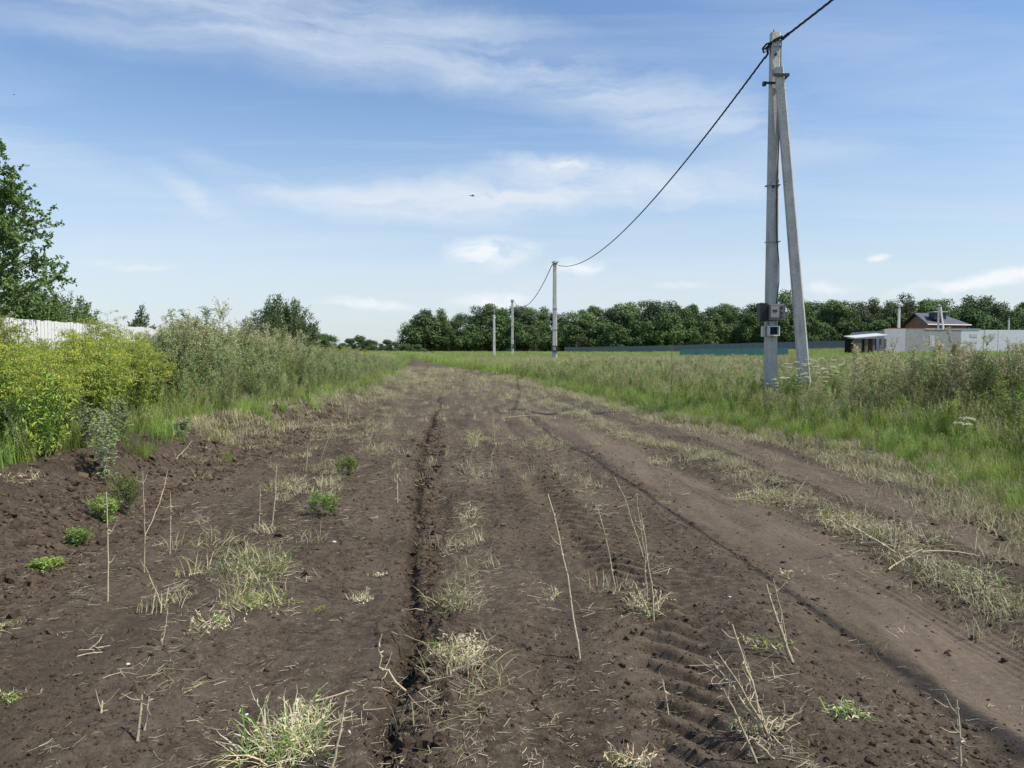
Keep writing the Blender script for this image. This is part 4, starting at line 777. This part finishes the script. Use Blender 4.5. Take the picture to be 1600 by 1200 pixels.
# pale unfinished walls
M['wpale'] = concrete('pale_block_wall', (.50, .49, .53), (.56, .55, .58), (.42, .41, .43))
M['wgrey'] = concrete('grey_render_wall', (.30, .31, .30), (.42, .42, .40), (.24, .25, .23))
M['wwhite'] = concrete('white_panel_wall', (.66, .67, .68), (.74, .75, .76), (.40, .41, .43))
YW = 112; wz0 = gz(g(1480, 520, YW).x, YW) - .4
we = empty('pale_building', (g(1383, 520, YW).x, YW, wz0), 'long low pale unfinished building with grey and white wall panels', 'building')
segs = [(1381, 1414, 514, 'wpale', 'wall_panel'), (1414, 1500, 515, 'wgrey', 'wall_panel'), (1500, 1558, 515.5, 'wwhite', 'wall_panel'), (1558.6, 1612, 515.5, 'wwhite', 'wall_panel'), (1612, 1700, 516, 'wwhite', 'wall_panel')]
for a, c, pt, m_, nm in segs:
    xa, xc = g(a, 520, YW).x, g(c, 520, YW).x; zt = g(0, pt, YW).z; b = MB(); b.box(((xa + xc) / 2 - we.location.x, 0, (zt - wz0) / 2), ((xc - xa) / 2 - .01, .2, (zt - wz0) / 2)); o = b.build(nm, M[m_], we)
xa, xc = g(1383, 520, YW).x, g(1700, 520, YW).x; zt = g(0, 514.5, YW).z
b = MB(); b.box(((xa + xc) / 2 - we.location.x, 6, zt - wz0 - .3), ((xc - xa) / 2 - .3, 5.7, .1)); b.build('floor_slab', M['wgrey'], we)
for xq in (xa + .2, xc - .2):
    b = MB(); b.box((xq - we.location.x, 6, (zt - wz0) / 2 - .2), (.15, 5.7, (zt - wz0) / 2 - .2)); b.build('side_wall', M['wpale'], we)
b = MB(); xs_ = g(1445, 520, YW).x; xe_ = g(1530, 520, YW).x; b.box(((xs_ + xe_) / 2 - we.location.x, -.02, zt - wz0 + .02), ((xe_ - xs_) / 2, .24, .05)); b.build('coping', M['wwhite'], we)
for px, py, hw, hh in ((1455, 533, .35, .8), (1520, 524, .5, .25), (1550, 524, .4, .3)):
    c = g(px, py, YW) - we.location; b = MB(); b.box((c.x, -.215, c.z), (hw, .02, hh)); b.build('patch_panel', M['concw'], we)
# brick course ledge on top of the grey part
b = MB(); b.box((g(1425, 520, YW).x - we.location.x, .3, zt - wz0 + .05), (3.4, .3, .12)); b.build('brick_ledge', M['brick'], we)
# shed
M['rust'] = mat('weathered_board', (.13, .09, .06), (.22, .17, .12), .9, 3, stretch=(6, 6, .6))
YS = 108; xs0, xs1 = g(1332, 520, YS).x, g(1382, 520, YS).x; zs = gz(xs0, YS) - .3
se = empty('lean_to_shed', (xs0, YS, zs), 'low open fronted lean-to shed with pale sheet roof beside the pale building', 'shed')
zl, zh = g(0, 529, YS).z - zs, g(0, 524.5, YS).z - zs; w_ = xs1 - xs0
b = MB(); b.add([(0 - .2, -1.2, zl), (w_, -1.2, zh), (w_, 2.5, zh + .3), (-.2, 2.5, zl + .3), (-.2, -1.2, zl + .1), (w_, -1.2, zh + .1), (w_, 2.5, zh + .4), (-.2, 2.5, zl + .4)], [(0, 1, 2), (0, 2, 3), (4, 6, 5), (4, 7, 6), (0, 5, 1), (0, 4, 5), (0, 3, 7), (0, 7, 4), (1, 5, 6), (1, 6, 2)]); b.build('roof', M['fascia'], se)
b = MB(); b.box((w_ / 2, 2.4, zl / 2), (w_ / 2, .06, zl / 2)); b.build('back_wall', M['dark'], se)
for q, hw in ((.35, .5), (1.55, .22), (2.6, .15), (3.5, .15), (4.2, .15)):
    b = MB(); b.box((q, -1.0 + .1 * (q > 1), zl / 2 - .03), (hw, .05, zl / 2 - .03)); b.build('board', M['rust'], se)
# far grey sheet fence and teal fence
M['gfence'] = mat('grey_sheet_fence', (.15, .165, .18), (.19, .205, .22), .6, .6)
M['tealf'] = mat('teal_sheet_fence', (.12, .27, .235), (.16, .33, .29), .6, .8)
def sheet_fence(name, pts, hts, mt, label, step=2.0, cor=.12):
    P = [Vector((p[0], p[1])) for p in pts]; e = empty(name, (P[0].x, P[0].y, gz(P[0].x, P[0].y)), label, 'fence'); n_ = 0
    for k in range(len(P) - 1):
        d = P[k + 1] - P[k]; L_ = d.length; d.normalize(); nn = max(1, int(L_ / step)); w = L_ / nn; an = math.atan2(d.y, d.x)
        for i in range(nn):
            if n_ > 110: continue
            n_ += 1; c = P[k] + d * (i + .5) * w; h = hts[k] + (hts[k + 1] - hts[k]) * i / nn; z0 = gz(c.x, c.y)
            m_ = int(w / cor); v = []; f = []
            for j in range(m_ + 1):
                xx = -w / 2 + .01 + (w - .02) * j / m_; yy = .03 * (j % 2); v += [(xx, yy, 0), (xx, yy, h)]
            for j in range(m_): f += [(2 * j, 2 * j + 2, 2 * j + 3), (2 * j, 2 * j + 3, 2 * j + 1)]
            b = MB(); b.add(v, f); o = b.build('panel', mt, e); o.location = (c.x - P[0].x, c.y - P[0].y, z0 - e.location.z - .1); o.rotation_euler = (0, 0, an)
            b = MB(); b.box((-w / 2, .08, h / 2), (.04, .04, h / 2)); o2 = b.build('post', M['darksteel'], e); o2.location = o.location; o2.rotation_euler = o.rotation_euler
sheet_fence('sheet_fence', [(14, 205), (40, 160), (66, 145), (71, 143)], [2.0, 2.1, 2.2, 2.2], M['gfence'], 'long grey metal sheet fence in front of the distant trees', 2.5, .25)
sheet_fence('teal_fence', [(22.5, 103), (34.5, 96)], [1.5, 1.6], M['tealf'], 'teal green metal fence in the meadow left of the near pole', 2.0, .2)

# ------------------------------------------------------------ big yellow shrubs on the left
def yellow_bush(H, W, nst, seed):
    rs = np.random.RandomState(seed); b = MB(); c = MB(); yv = MB()
    for i in range(nst):
        a = rs.uniform(0, 6.283); q = rs.uniform(0, 1) ** .5; base = np.array([math.cos(a), math.sin(a), 0]) * W * q * .55; tip = np.array([math.cos(a) * W * q, math.sin(a) * W * q, H * (1 - .28 * q ** 2) * rs.uniform(.78, 1.02)])
        p = np.array([base, base * .7 + tip * [.3, .3, .35], base * .25 + tip * [.75, .75, .72], tip]); b.tube(p, [.008, .007, .005, .002], 0, 3)
        n = 105; ts = rs.uniform(.05, .8, n); P = along(p, ts) + rs.normal(0, .03, (n, 3)); c.leaves(P, rs.normal(0, .7, (n, 3)) + [0, 0, .15], rs.normal(0, .7, (n, 3)) + [0, 0, .8], .075 * rs.uniform(.6, 1.2, n), .024, rs.rand() < .3, bend=.2)
        for j in range(9):
            t_ = rs.uniform(.60, 1.0); o_ = along(p, np.array([t_]))[0]; a2 = rs.uniform(0, 6.283); L_ = .30 * (1.35 - t_) + .06; d = np.array([math.cos(a2), math.sin(a2), 0]); tt = np.linspace(0, 1, 4)[:, None]
            p2 = o_ + d * L_ * tt + np.array([0, 0, 1]) * L_ * (.75 * tt - .55 * tt ** 2); b.tube(p2, [.002, .0015, .001, .001], 0, 3)
            n = 26; ts = rs.uniform(.15, 1.05, n); P = along(p2, ts) + rs.normal(0, .013, (n, 3)) + [0, 0, .01]; mm = 0 if rs.rand() < .10 else 1
            yv.leaves(P, rs.normal(0, .6, (n, 3)) + [0, 0, .5], rs.normal(0, .7, (n, 3)) + [0, 0, .8], .026 * rs.uniform(.6, 1.3, n), .013, mm)
    return b, c, yv
def put_yellow(px, py, Y, W, nst, seed, label):
    T = atd(px, py, Y); z0 = gz(T.x, Y); e = empty('yellow_shrub', (T.x, Y, z0), label, 'shrub', 'yellow flowering shrubs on the left bank'); b, c, yv = yellow_bush(T.z - z0, W, nst, seed)
    b.build('stems', M['stem'], e); c.build('foliage', [M['green'], M['ygreen']], e); yv.build('flowers', [M['yellow'], M['ygreen']], e)
put_yellow(28, 528, 8.1, .62, 50, 1, 'bright yellow flowering shrub nearest the left edge, lowest and closest')
put_yellow(-22, 476, 9.4, .45, 60, 2, 'tall yellow flowering shrub cut by the left edge of the picture')
put_yellow(70, 532, 10.4, .8, 60, 3, 'yellow green shrub in front of the solid part of the white fence')
put_yellow(130, 508, 9.7, .55, 50, 4, 'yellow flowering shrub above the silvery plant')
put_yellow(158, 484, 12.8, .62, 50, 5, 'tallest yellow shrub hiding the middle of the white fence')
put_yellow(200, 512, 11.5, .6, 45, 7, 'yellow green shrub at the right end of the shrubs, beside grey weeds')
put_yellow(545, 541, 40, 1.3, 50, 8, 'low yellow topped shrub far along the left bank')
put_yellow(508, 538, 34, 1.1, 50, 9, 'yellow topped shrub right of the round bush on the left bank')
put_yellow(92, 570, 9.4, .5, 45, 10, 'low yellow flowering shrub between the closest shrub and the silvery plant')

def single(name, me, px, py, s, label, cat, group=None, rz=None, z=0, sz=None):
    p = at(px, py, z); zz = gz(p.x, p.y); o = inst(name, me, None, (p.x, p.y, zz), (0, 0, RS.uniform(0, 6.28) if rz is None else rz), (s, s, sz or s)); return tag(o, label, cat, group)
def weed_thing(name, px, py, z, h, label, cat, args, group=None):
    p = at(px, py, z); zz = gz(p.x, p.y); me = weed(h, *args[0], **args[1]); o = inst(name, me, None, (p.x, p.y, zz)); return tag(o, label, cat, group)
SV = [M['silver']] * 3
for px, py, h, lab in ((165, 735, .72, 'tall silvery wormwood in front of the yellow shrubs'), (140, 722, .5, 'silvery grey plant left of the tall wormwood'), (190, 712, .6, 'low silvery plant at the edge of the dirt bank'), (285, 690, .35, 'pale yellowish low plant on top of the dirt bank')):
    weed_thing('silvery_plant', px, py, .3, h, lab, 'plant', ((10, 520, .05, .018, SV), dict(seed=80, spread=.4, nst=4)), 'silvery plants on the left bank')
LG = [M['green'], M['stem'], M['green']]
for px, py, h, lab in ((195, 800, .38, 'leafy green weed growing at the foot of the dirt bank'), (170, 815, .24, 'smaller green weed left of the leafy one at the bank foot'), (545, 745, .22, 'dark green leafy weed in the left grass strip'), (505, 805, .22, 'green leafy weed just above the big straw clump'), (120, 850, .13, 'short green weed on the bank foot near the left edge'), (75, 880, .10, 'lowest green sprout on the bank foot near the left edge')):
    weed_thing('green_weed', px, py, 0, h, lab, 'plant', ((12, 260, .05, .016, LG), dict(seed=20, spread=.75, nst=9)), 'green weeds on the bare soil')

# white umbel flowers
def umbel(h, nst, seed):
    rs = np.random.RandomState(seed); b = MB(); w = MB(); c = MB()
    for i in range(nst):
        main = stem_path([rs.normal(0, .05), rs.normal(0, .05), 0], h * rs.uniform(.75, 1.0), rs.uniform(.1, .3), rs.uniform(0, 6.28), 5, .01); b.tube(main, [.006, .005, .004, .003, .003], 0, 4); heads = [(main[-1], rs.uniform(.05, .085))]
        for j in range(3):
            t_ = rs.uniform(.5, .85); o_ = along(main, np.array([t_]))[0]; a = rs.uniform(0, 6.28); L_ = h * rs.uniform(.12, .25); p2 = np.array([o_, o_ + [math.cos(a) * L_ * .5, math.sin(a) * L_ * .5, L_ * .6], o_ + [math.cos(a) * L_ * .8, math.sin(a) * L_ * .8, L_]]); b.tube(p2, [.003, .0025, .002], 0, 3); heads.append((p2[-1], rs.uniform(.035, .065)))
        for hp, r in heads:
            for k in range(16):
                a = rs.uniform(0, 6.28); q = r * math.sqrt(rs.rand()); tp = hp + [q * math.cos(a), q * math.sin(a), .035 - q * q * 2]; b.tube([hp, tp], [.001, .001], 0, 3); n = 7; w.leaves(tp + rs.normal(0, .007, (n, 3)), rs.normal(0, 1, (n, 3)) * [1, 1, .2], rs.normal(0, .2, (n, 3)) + [0, 0, 1], .018, .016, 0)
        n = 26; ts = rs.uniform(.05, .6, n); P = along(main, ts); c.leaves(P, rs.normal(0, 1, (n, 3)) * [1, 1, .4] + [0, 0, .2], rs.normal(0, .4, (n, 3)) + [0, 0, 1], .12, .025, 0, bend=.2)
    return b, w, c
def put_umbel(px, py, Y, nst, seed, label):
    T = atd(px, py, Y); z0 = gz(T.x, Y); e = empty('white_umbel_plant', (T.x, Y, z0), label, 'flowering plant', 'white umbel flowers'); b, w, c = umbel((T.z - z0), nst, seed); b.build('stems', M['stem'], e); w.build('flowers', M['white'], e); c.build('leaves', M['green'], e)
put_umbel(1244, 566, 16.3, 4, 1, 'white umbel flowers just left of the strut foot'); put_umbel(1275, 560, 16.2, 5, 2, 'densest white umbel flowers in front of the strut foot'); put_umbel(1312, 570, 16.5, 4, 3, 'white umbel flowers right of the strut foot')
put_umbel(1222, 592, 16.6, 2, 4, 'few small white umbels between pole and strut'); put_umbel(350, 575, 17.6, 3, 5, 'white umbel flowers among the left bank weeds'); put_umbel(1510, 655, 10.2, 1, 6, 'single drooping white umbel in the right verge near the edge')

# tall dark dock stems against the skyline on the right
for px, py, Y, lab in ((1525, 505, 13, 'dark seeding stem standing before the white wall panels'), (1560, 512, 12.5, 'dark seeding stem near the right edge before the wall'), (1340, 515, 16, 'thin seeding stem in front of the lean-to shed'), (1052, 520, 20, 'thin seeding stem above the teal fence'), (1590, 520, 11, 'seeding stem at the very right edge')):
    T = atd(px, py, Y); z0 = gz(T.x, Y); o = inst('seeding_stem', weed(T.z - z0, 9, 60, .04, .014, [M['green'], M['stem'], M['stem']], seed=260, spread=.14, sl=.02), None, (T.x, Y, z0)); tag(o, lab, 'plant', 'seeding stems on the right verge')

# ------------------------------------------------------------ dry stalks standing and lying on the soil
def stalk(b0, tp, label, r=.006, bendm=.03, name='dry_stalk', lying=False, twigs=0, group='dry stalks on the soil'):
    p = at(*b0); z0 = gz(p.x, p.y)
    if lying: q = at(*tp); q = Vector((q.x, q.y, gz(q.x, q.y) + .02)); st_ = Vector((p.x, p.y, z0 + .01))
    else: q = atd(tp[0], tp[1], p.y + (tp[2] if len(tp) > 2 else .05)); st_ = Vector((p.x, p.y, z0 - .02))
    L_ = (q - st_).length; k = 9; tt = np.linspace(0, 1, k); P = np.array([list(st_ + (q - st_) * t_) for t_ in tt]); P[1:-1] += RS.normal(0, abs(bendm) * L_ * .25, (k - 2, 3)) * ([1, 1, .2] if lying else [1, 1, .3]); P[:, 0] += bendm * L_ * np.sin(tt * math.pi)
    if lying: P[1:-1, 2] = np.maximum(P[1:-1, 2], z0 + .006) + .02 * np.sin(tt[1:-1] * math.pi)
    b = MB(); b.tube(P - np.array(st_), np.linspace(r, r * .45, k), 0, 6)
    for j in range(k):   # nodes of the stem
        if j % 2: b.tube([P[j] - np.array(st_) - (P[j] - P[j - 1]) * .06, P[j] - np.array(st_) + (P[j] - P[j - 1]) * .06], r * 1.25, 0, 6)
    for j in range(twigs + (0 if lying else 2)):
        o_ = along(P, np.array([RS.uniform(.35, .95)]))[0] - np.array(st_); d = RS.normal(0, 1, 3) * [1, 1, .6] + [0, 0, .5]; d /= np.linalg.norm(d); b.tube([o_, o_ + d * .04, o_ + d * .08 + [0, 0, .02]], [r * .4, r * .3, r * .15], 0, 4)
    if not lying: n_ = 5; b.leaves(along(P, RS.uniform(.2, 1, n_)) - np.array(st_), RS.normal(0, 1, (n_, 3)) - [0, 0, .8], RS.normal(0, 1, (n_, 3)), .03, .007, 0, bend=.3)
    o = b.build(name, M['drystem'], None, True, st_); return tag(o, label, 'dry stalk', group)
stalk((907, 1022), (856, 772, .25), 'long thin pale stalk leaning left in the middle of the track', .0065, .02, twigs=2)
stalk((1240, 1046), (1197, 912), 'thick pale stalk leaning left with a short forked top, right of the middle', .010, -.02, twigs=1)
stalk((1232, 1040), (1208, 905), 'thin twig beside the thick pale stalk', .004, .02)
stalk((1192, 1165), (1144, 975), 'tallest stalk of the fan at the lower right', .007, .03, twigs=1)
stalk((1200, 1168), (1109, 1025), 'leftmost leaning stalk of the lower right fan', .006, .03, twigs=3); stalk((1202, 1162), (1168, 1035), 'straight middle stalk of the lower right fan', .006, -.02, twigs=2); stalk((1210, 1170), (1120, 1018), 'second leaning stalk of the lower right fan', .005, .02, twigs=2)
stalk((1205, 1165), (1252, 1112), 'short curved stalk bending right out of the lower right fan', .006, -.12, twigs=1); stalk((1185, 1200), (1130, 1075), 'stalk cut by the bottom edge below the fan', .006, .02)
stalk((1218, 1205), (1170, 1150), 'lying stalk running out of the bottom edge', .006, .05)
stalk((168, 942), (166, 768), 'leftmost tall straight stalk on the left soil', .006, .01, twigs=2); stalk((225, 892), (223, 735), 'second tall straight stalk on the left soil', .006, .01, twigs=2)
stalk((255, 950), (227, 885), 'left arm of the V shaped pair of stalks', .006, .01); stalk((256, 950), (263, 918), 'short right arm of the V shaped pair of stalks', .006, .01); stalk((252, 1012), (262, 950), 'thin upright stalk below the V shaped pair', .003, .02)
stalk((265, 862), (266, 770), 'thin short stalk right of the two tall ones', .0045, .01); stalk((404, 822), (406, 755), 'thin stalk left of the pale stalk above the straw clump', .005, .01); stalk((424, 820), (432, 725), 'pale thick stalk standing above the big straw clump', .008, .02, twigs=1)
stalk((213, 1160), (222, 1085), 'taller of two short stubs at lower left', .007, .01); stalk((224, 1145), (233, 1088), 'shorter of two stubs at lower left', .006, .01); stalk((157, 1130), (160, 1095), 'single short stub left of the stub pair', .006, .01)
stalk((1022, 972), (1001, 800), 'tall thin stalk in the tuft right of the tractor track', .006, .02, twigs=2); stalk((1012, 960), (995, 770), 'slimmer stalk behind the tall one in the tuft', .004, .02, twigs=1)
stalk((962, 928), (935, 795), 'thin stalk beside the tractor tread marks', .004, .02, twigs=1); stalk((1006, 872), (960, 745), 'thin leaning stalk farther up the tread marks', .004, .03)
stalk((1115, 684), (1115, 655), 'short upright stub by the right edge of the track', .010, .01); stalk((1236, 780), (1263, 744), 'thick stub leaning right beside the grass strip', .010, .01); stalk((1500, 1200), (1495, 1093), 'upright sprout stalk at the bottom right', .006, .02, twigs=4)
stalk((621, 782), (620, 740), 'short stub beside the left rut', .006, .01); stalk((515, 1200), (541, 1088), 'long stalk leaning right at the bottom left of the rut', .006, .02); stalk((762, 742), (770, 645), 'very thin stalk far up between the tracks', .005, .05)
stalk((495, 1090), (608, 1068), 'curved stalk lying across the left side of the rut', .005, .03, lying=True); stalk((640, 1062), (597, 990, 0), 'whitish curved root standing in the rut', .006, -.18)
stalk((700, 1072), (762, 998), 'twisted pale root at the end of the middle straw strip', .009, .12, twigs=3); stalk((612, 985), (690, 1062), 'thin root lying from the rut to the twisted root', .005, .04, lying=True)
stalk((1310, 805), (1400, 868), 'long dry stem lying in the brush heap, upper one', .007, .02, lying=True); stalk((1345, 855), (1400, 868), 'short dry stem lying under the brush heap', .007, .02, lying=True)
stalk((1388, 892), (1440, 866), 'pale stem crossing the brush heap, left half', .008, .03, lying=True); stalk((1440, 868), (1530, 874), 'pale stem sticking out right of the brush heap', .008, .02, lying=True)
stalk((1395, 868), (1393, 790), 'upright twig of the brush heap', .007, .06, twigs=2); stalk((1430, 850), (1417, 812), 'second upright twig of the brush heap', .006, -.06, twigs=2); stalk((1405, 870), (1310, 812, 0), 'slanting branch rising left out of the brush heap', .007, .03, twigs=3)
stalk((1450, 853), (1475, 843), 'short stick lying alone right of the brush heap', .007, .02, lying=True); stalk((785, 655), (845, 650), 'thin strip standing in for the tip of the near pole shadow on far soil', .008, .02, lying=True)  # the far strip is added to draw the tip of the pole's cast shadow
stalk((225, 832), (262, 735, .4), 'thin stalk leaning over the bank foot on the left', .004, .04); stalk((1045, 1120), (1035, 1060), 'small stub on the tread marks', .004, .02)
stalk((270, 742), (300, 688, .5), 'pale stalk lying against the dirt bank', .007, .04)
stalk((575, 705), (583, 660), 'dry stalk at the left grass strip far up', .007, .05, twigs=2); stalk((500, 720), (520, 625), 'brown dry stalk at the weed edge on the left', .008, .05, twigs=4); stalk((478, 735), (492, 660), 'dry stalk left of the brown one at the weed edge', .007, -.05, twigs=3)
stalk((1270, 650), (1275, 600), 'pale stem in the verge below the strut', .008, -.06); stalk((1302, 640), (1297, 590), 'pale stem right of the strut foot', .008, .05)

# straw clumps (things)
def clump(w, h, n, mats, seed, blades=.006, green=.25):
    rs = np.random.RandomState(seed); b = MB()
    for i in range(n):
        a = rs.uniform(0, 6.283); q = math.sqrt(rs.rand()); base = np.array([math.cos(a) * q * w[0], math.sin(a) * q * w[1], -.01]); L_ = rs.uniform(.5, 1.2) * h * (1 + .4 * rs.rand()); a2 = rs.uniform(0, 6.283); el_ = rs.uniform(.05, 1.1) if rs.rand() < .7 else rs.uniform(1, 1.5)
        d = np.array([math.cos(a2) * math.cos(el_), math.sin(a2) * math.cos(el_), math.sin(el_)]); k = 5; tt = np.linspace(0, 1, k)[:, None]; P = base + [0, 0, h * .35 * rs.rand() * (1 - q)] + d * L_ * tt - np.array([0, 0, 1]) * L_ * .35 * tt ** 2 + rs.normal(0, .02 * L_, (k, 3)); P[:, 2] = np.maximum(P[:, 2], .002)
        m_ = 2 if rs.rand() < green else rs.randint(0, 2)
        if rs.rand() < .5: b.tube(P, np.linspace(1, .35, k) * blades * .32, m_)
        else: sa = rs.uniform(0, 6.28); b.ribbon(P, np.array([.8, 1, .8, .5, .1]) * blades, [math.cos(sa), math.sin(sa), .4], m_)
        if rs.rand() < .35: nn = 4; ts = rs.uniform(.4, 1, nn); b.leaves(along(P, ts), rs.normal(0, 1, (nn, 3)), rs.normal(0, .5, (nn, 3)) + [0, 0, 1], .025, .007, m_)
    return b.mesh('clump', mats)
CM = [M['straw'], M['drystem'], M['ygreen']]; CM2 = [M['straw'], M['tan'], M['green']]
def put_clump(px, py, w, h, n, label, seed, mats=CM2, green=.3, name='straw_clump', blades=.006):
    p = at(px, py); o = inst(name, clump(w, h, n, mats, seed, blades, green), None, (p.x, p.y, gz(p.x, p.y))); return tag(o, label, 'straw clump', 'straw and root clumps on the soil')
put_clump(400, 895, (.22, .42), .19, 420, 'biggest greenish straw clump left of the rut', 1, green=.4); put_clump(395, 945, (.20, .15), .14, 200, 'green lower end of the biggest straw clump', 2, green=.55); put_clump(330, 985, (.14, .14), .10, 110, 'flat straw trailing left below the biggest clump', 3)
put_clump(440, 1165, (.17, .14), .24, 260, 'tall straw clump at the bottom left of the rut', 4, green=.35); put_clump(480, 1120, (.09, .12), .14, 90, 'smaller straw clump behind the bottom left one', 5)
put_clump(715, 1030, (.13, .20), .09, 240, 'messy root clump ending the middle straw strip', 6, CM, .15); put_clump(712, 940, (.09, .26), .09, 190, 'straw clump in the middle strip beside the rut', 7, green=.35); put_clump(735, 800, (.10, .55), .08, 160, 'long thin straw patch farther up the middle strip', 8, green=.2); put_clump(655, 745, (.16, .2), .07, 90, 'straw crossing the left rut', 9, green=.1)
put_clump(565, 925, (.08, .07), .09, 60, 'small dry tuft alone left of the rut', 10, green=.1, name='dry_tuft'); put_clump(865, 918, (.04, .04), .12, 26, 'small upright pale tuft beside the long thin stalk', 11, green=.1, name='dry_tuft'); put_clump(742, 690, (.07, .15), .22, 60, 'upright yellow green tuft far up the middle strip', 12, green=.5, name='dry_tuft', blades=.01)
put_clump(1005, 955, (.09, .16), .17, 90, 'dry tuft at the foot of the tall thin stalk pair', 13, green=.15, name='dry_tuft'); put_clump(1190, 1160, (.10, .08), .10, 70, 'dry tuft at the foot of the lower right fan', 14, green=.1, name='dry_tuft'); put_clump(1200, 1020, (.14, .10), .05, 80, 'flat green stained straw beside the thick stalk', 15, green=.5, name='dry_tuft')
put_clump(1330, 1135, (.10, .07), .08, 60, 'small tuft with green leaves at the lower right', 16, green=.5, name='dry_tuft'); put_clump(985, 1195, (.10, .05), .09, 60, 'dry stubble at the bottom edge', 17, green=.1, name='dry_tuft'); put_clump(1245, 885, (.12, .10), .06, 50, 'small dry tuft on the smooth light track', 18, green=.05, name='dry_tuft')
put_clump(1400, 850, (.42, .22), .20, 340, 'brush heap on the right grass strip', 19, CM, .15, name='brush_heap'); put_clump(1330, 830, (.25, .35), .14, 220, 'straw heap leading up to the brush heap', 20, green=.3); put_clump(1490, 910, (.28, .30), .13, 240, 'straw patch right of the brush heap', 21, green=.3); put_clump(1570, 950, (.16, .22), .16, 170, 'pale straw patch at the right edge', 22, green=.2)
put_clump(1200, 780, (.35, .45), .12, 240, 'straw patch by the leaning stub', 23, green=.35); put_clump(1030, 715, (.22, .25), .13, 110, 'straw tuft far up the right strip', 24, green=.15); put_clump(835, 690, (.16, .3), .12, 90, 'straw tuft far up between the tracks', 25, green=.2)
put_clump(8, 1092, (.08, .07), .08, 60, 'green tuft at the lower left edge', 26, green=.6, name='dry_tuft'); put_clump(20, 970, (.10, .12), .06, 50, 'flat straw at the left edge', 27, green=.3); put_clump(20, 815, (.3, .3), .10, 90, 'straw on the dirt bank at the left edge', 28, green=.05); put_clump(310, 815, (.10, .10), .14, 40, 'sparse dry tuft between stalks on the left', 29, green=.05, name='dry_tuft')
put_clump(460, 760, (.35, .45), .18, 240, 'tangled dry stems above the big straw clump', 30, green=.2); put_clump(520, 670, (.5, .6), .22, 220, 'tangled dry stems at the weed edge on the left', 31, green=.15, blades=.009); put_clump(1530, 760, (.45, .3), .20, 220, 'uprooted roots and straw at the right verge edge', 32, CM, .1, blades=.008); put_clump(1380, 720, (.5, .3), .16, 220, 'mown straw at the verge below the strut', 33, green=.4, blades=.008)
put_clump(590, 885, (.07, .05), .03, 40, 'dark root bits beside the rut', 34, CM, 0); put_clump(495, 945, (.03, .03), .05, 16, 'small green sprout left of the rut', 35, green=.9, name='dry_tuft')
# pale stones
def stone(px, py, r, label):
    p = at(px, py); me = ico(2, .18, int(px)); me.materials.append(M['stone']); o = inst('pale_stone', me, None, (p.x, p.y, gz(p.x, p.y) + r * .3), (0, 0, px), (r, r * .8, r * .8)); tag(o, label, 'stone', 'pale stones')
stone(522, 846, .018, 'white stone beside the biggest straw clump'); stone(446, 866, .014, 'pale stone at the right side of the biggest straw clump'); stone(200, 1045, .012, 'small pale stone on the bare left soil'); stone(385, 1103, .009, 'tiny pale stone near the bottom left clump'); stone(1140, 945, .010, 'pale stone beside the root bits right of the tread marks'); stone(1168, 1013, .010, 'tiny pale pebble near the thick stalk')
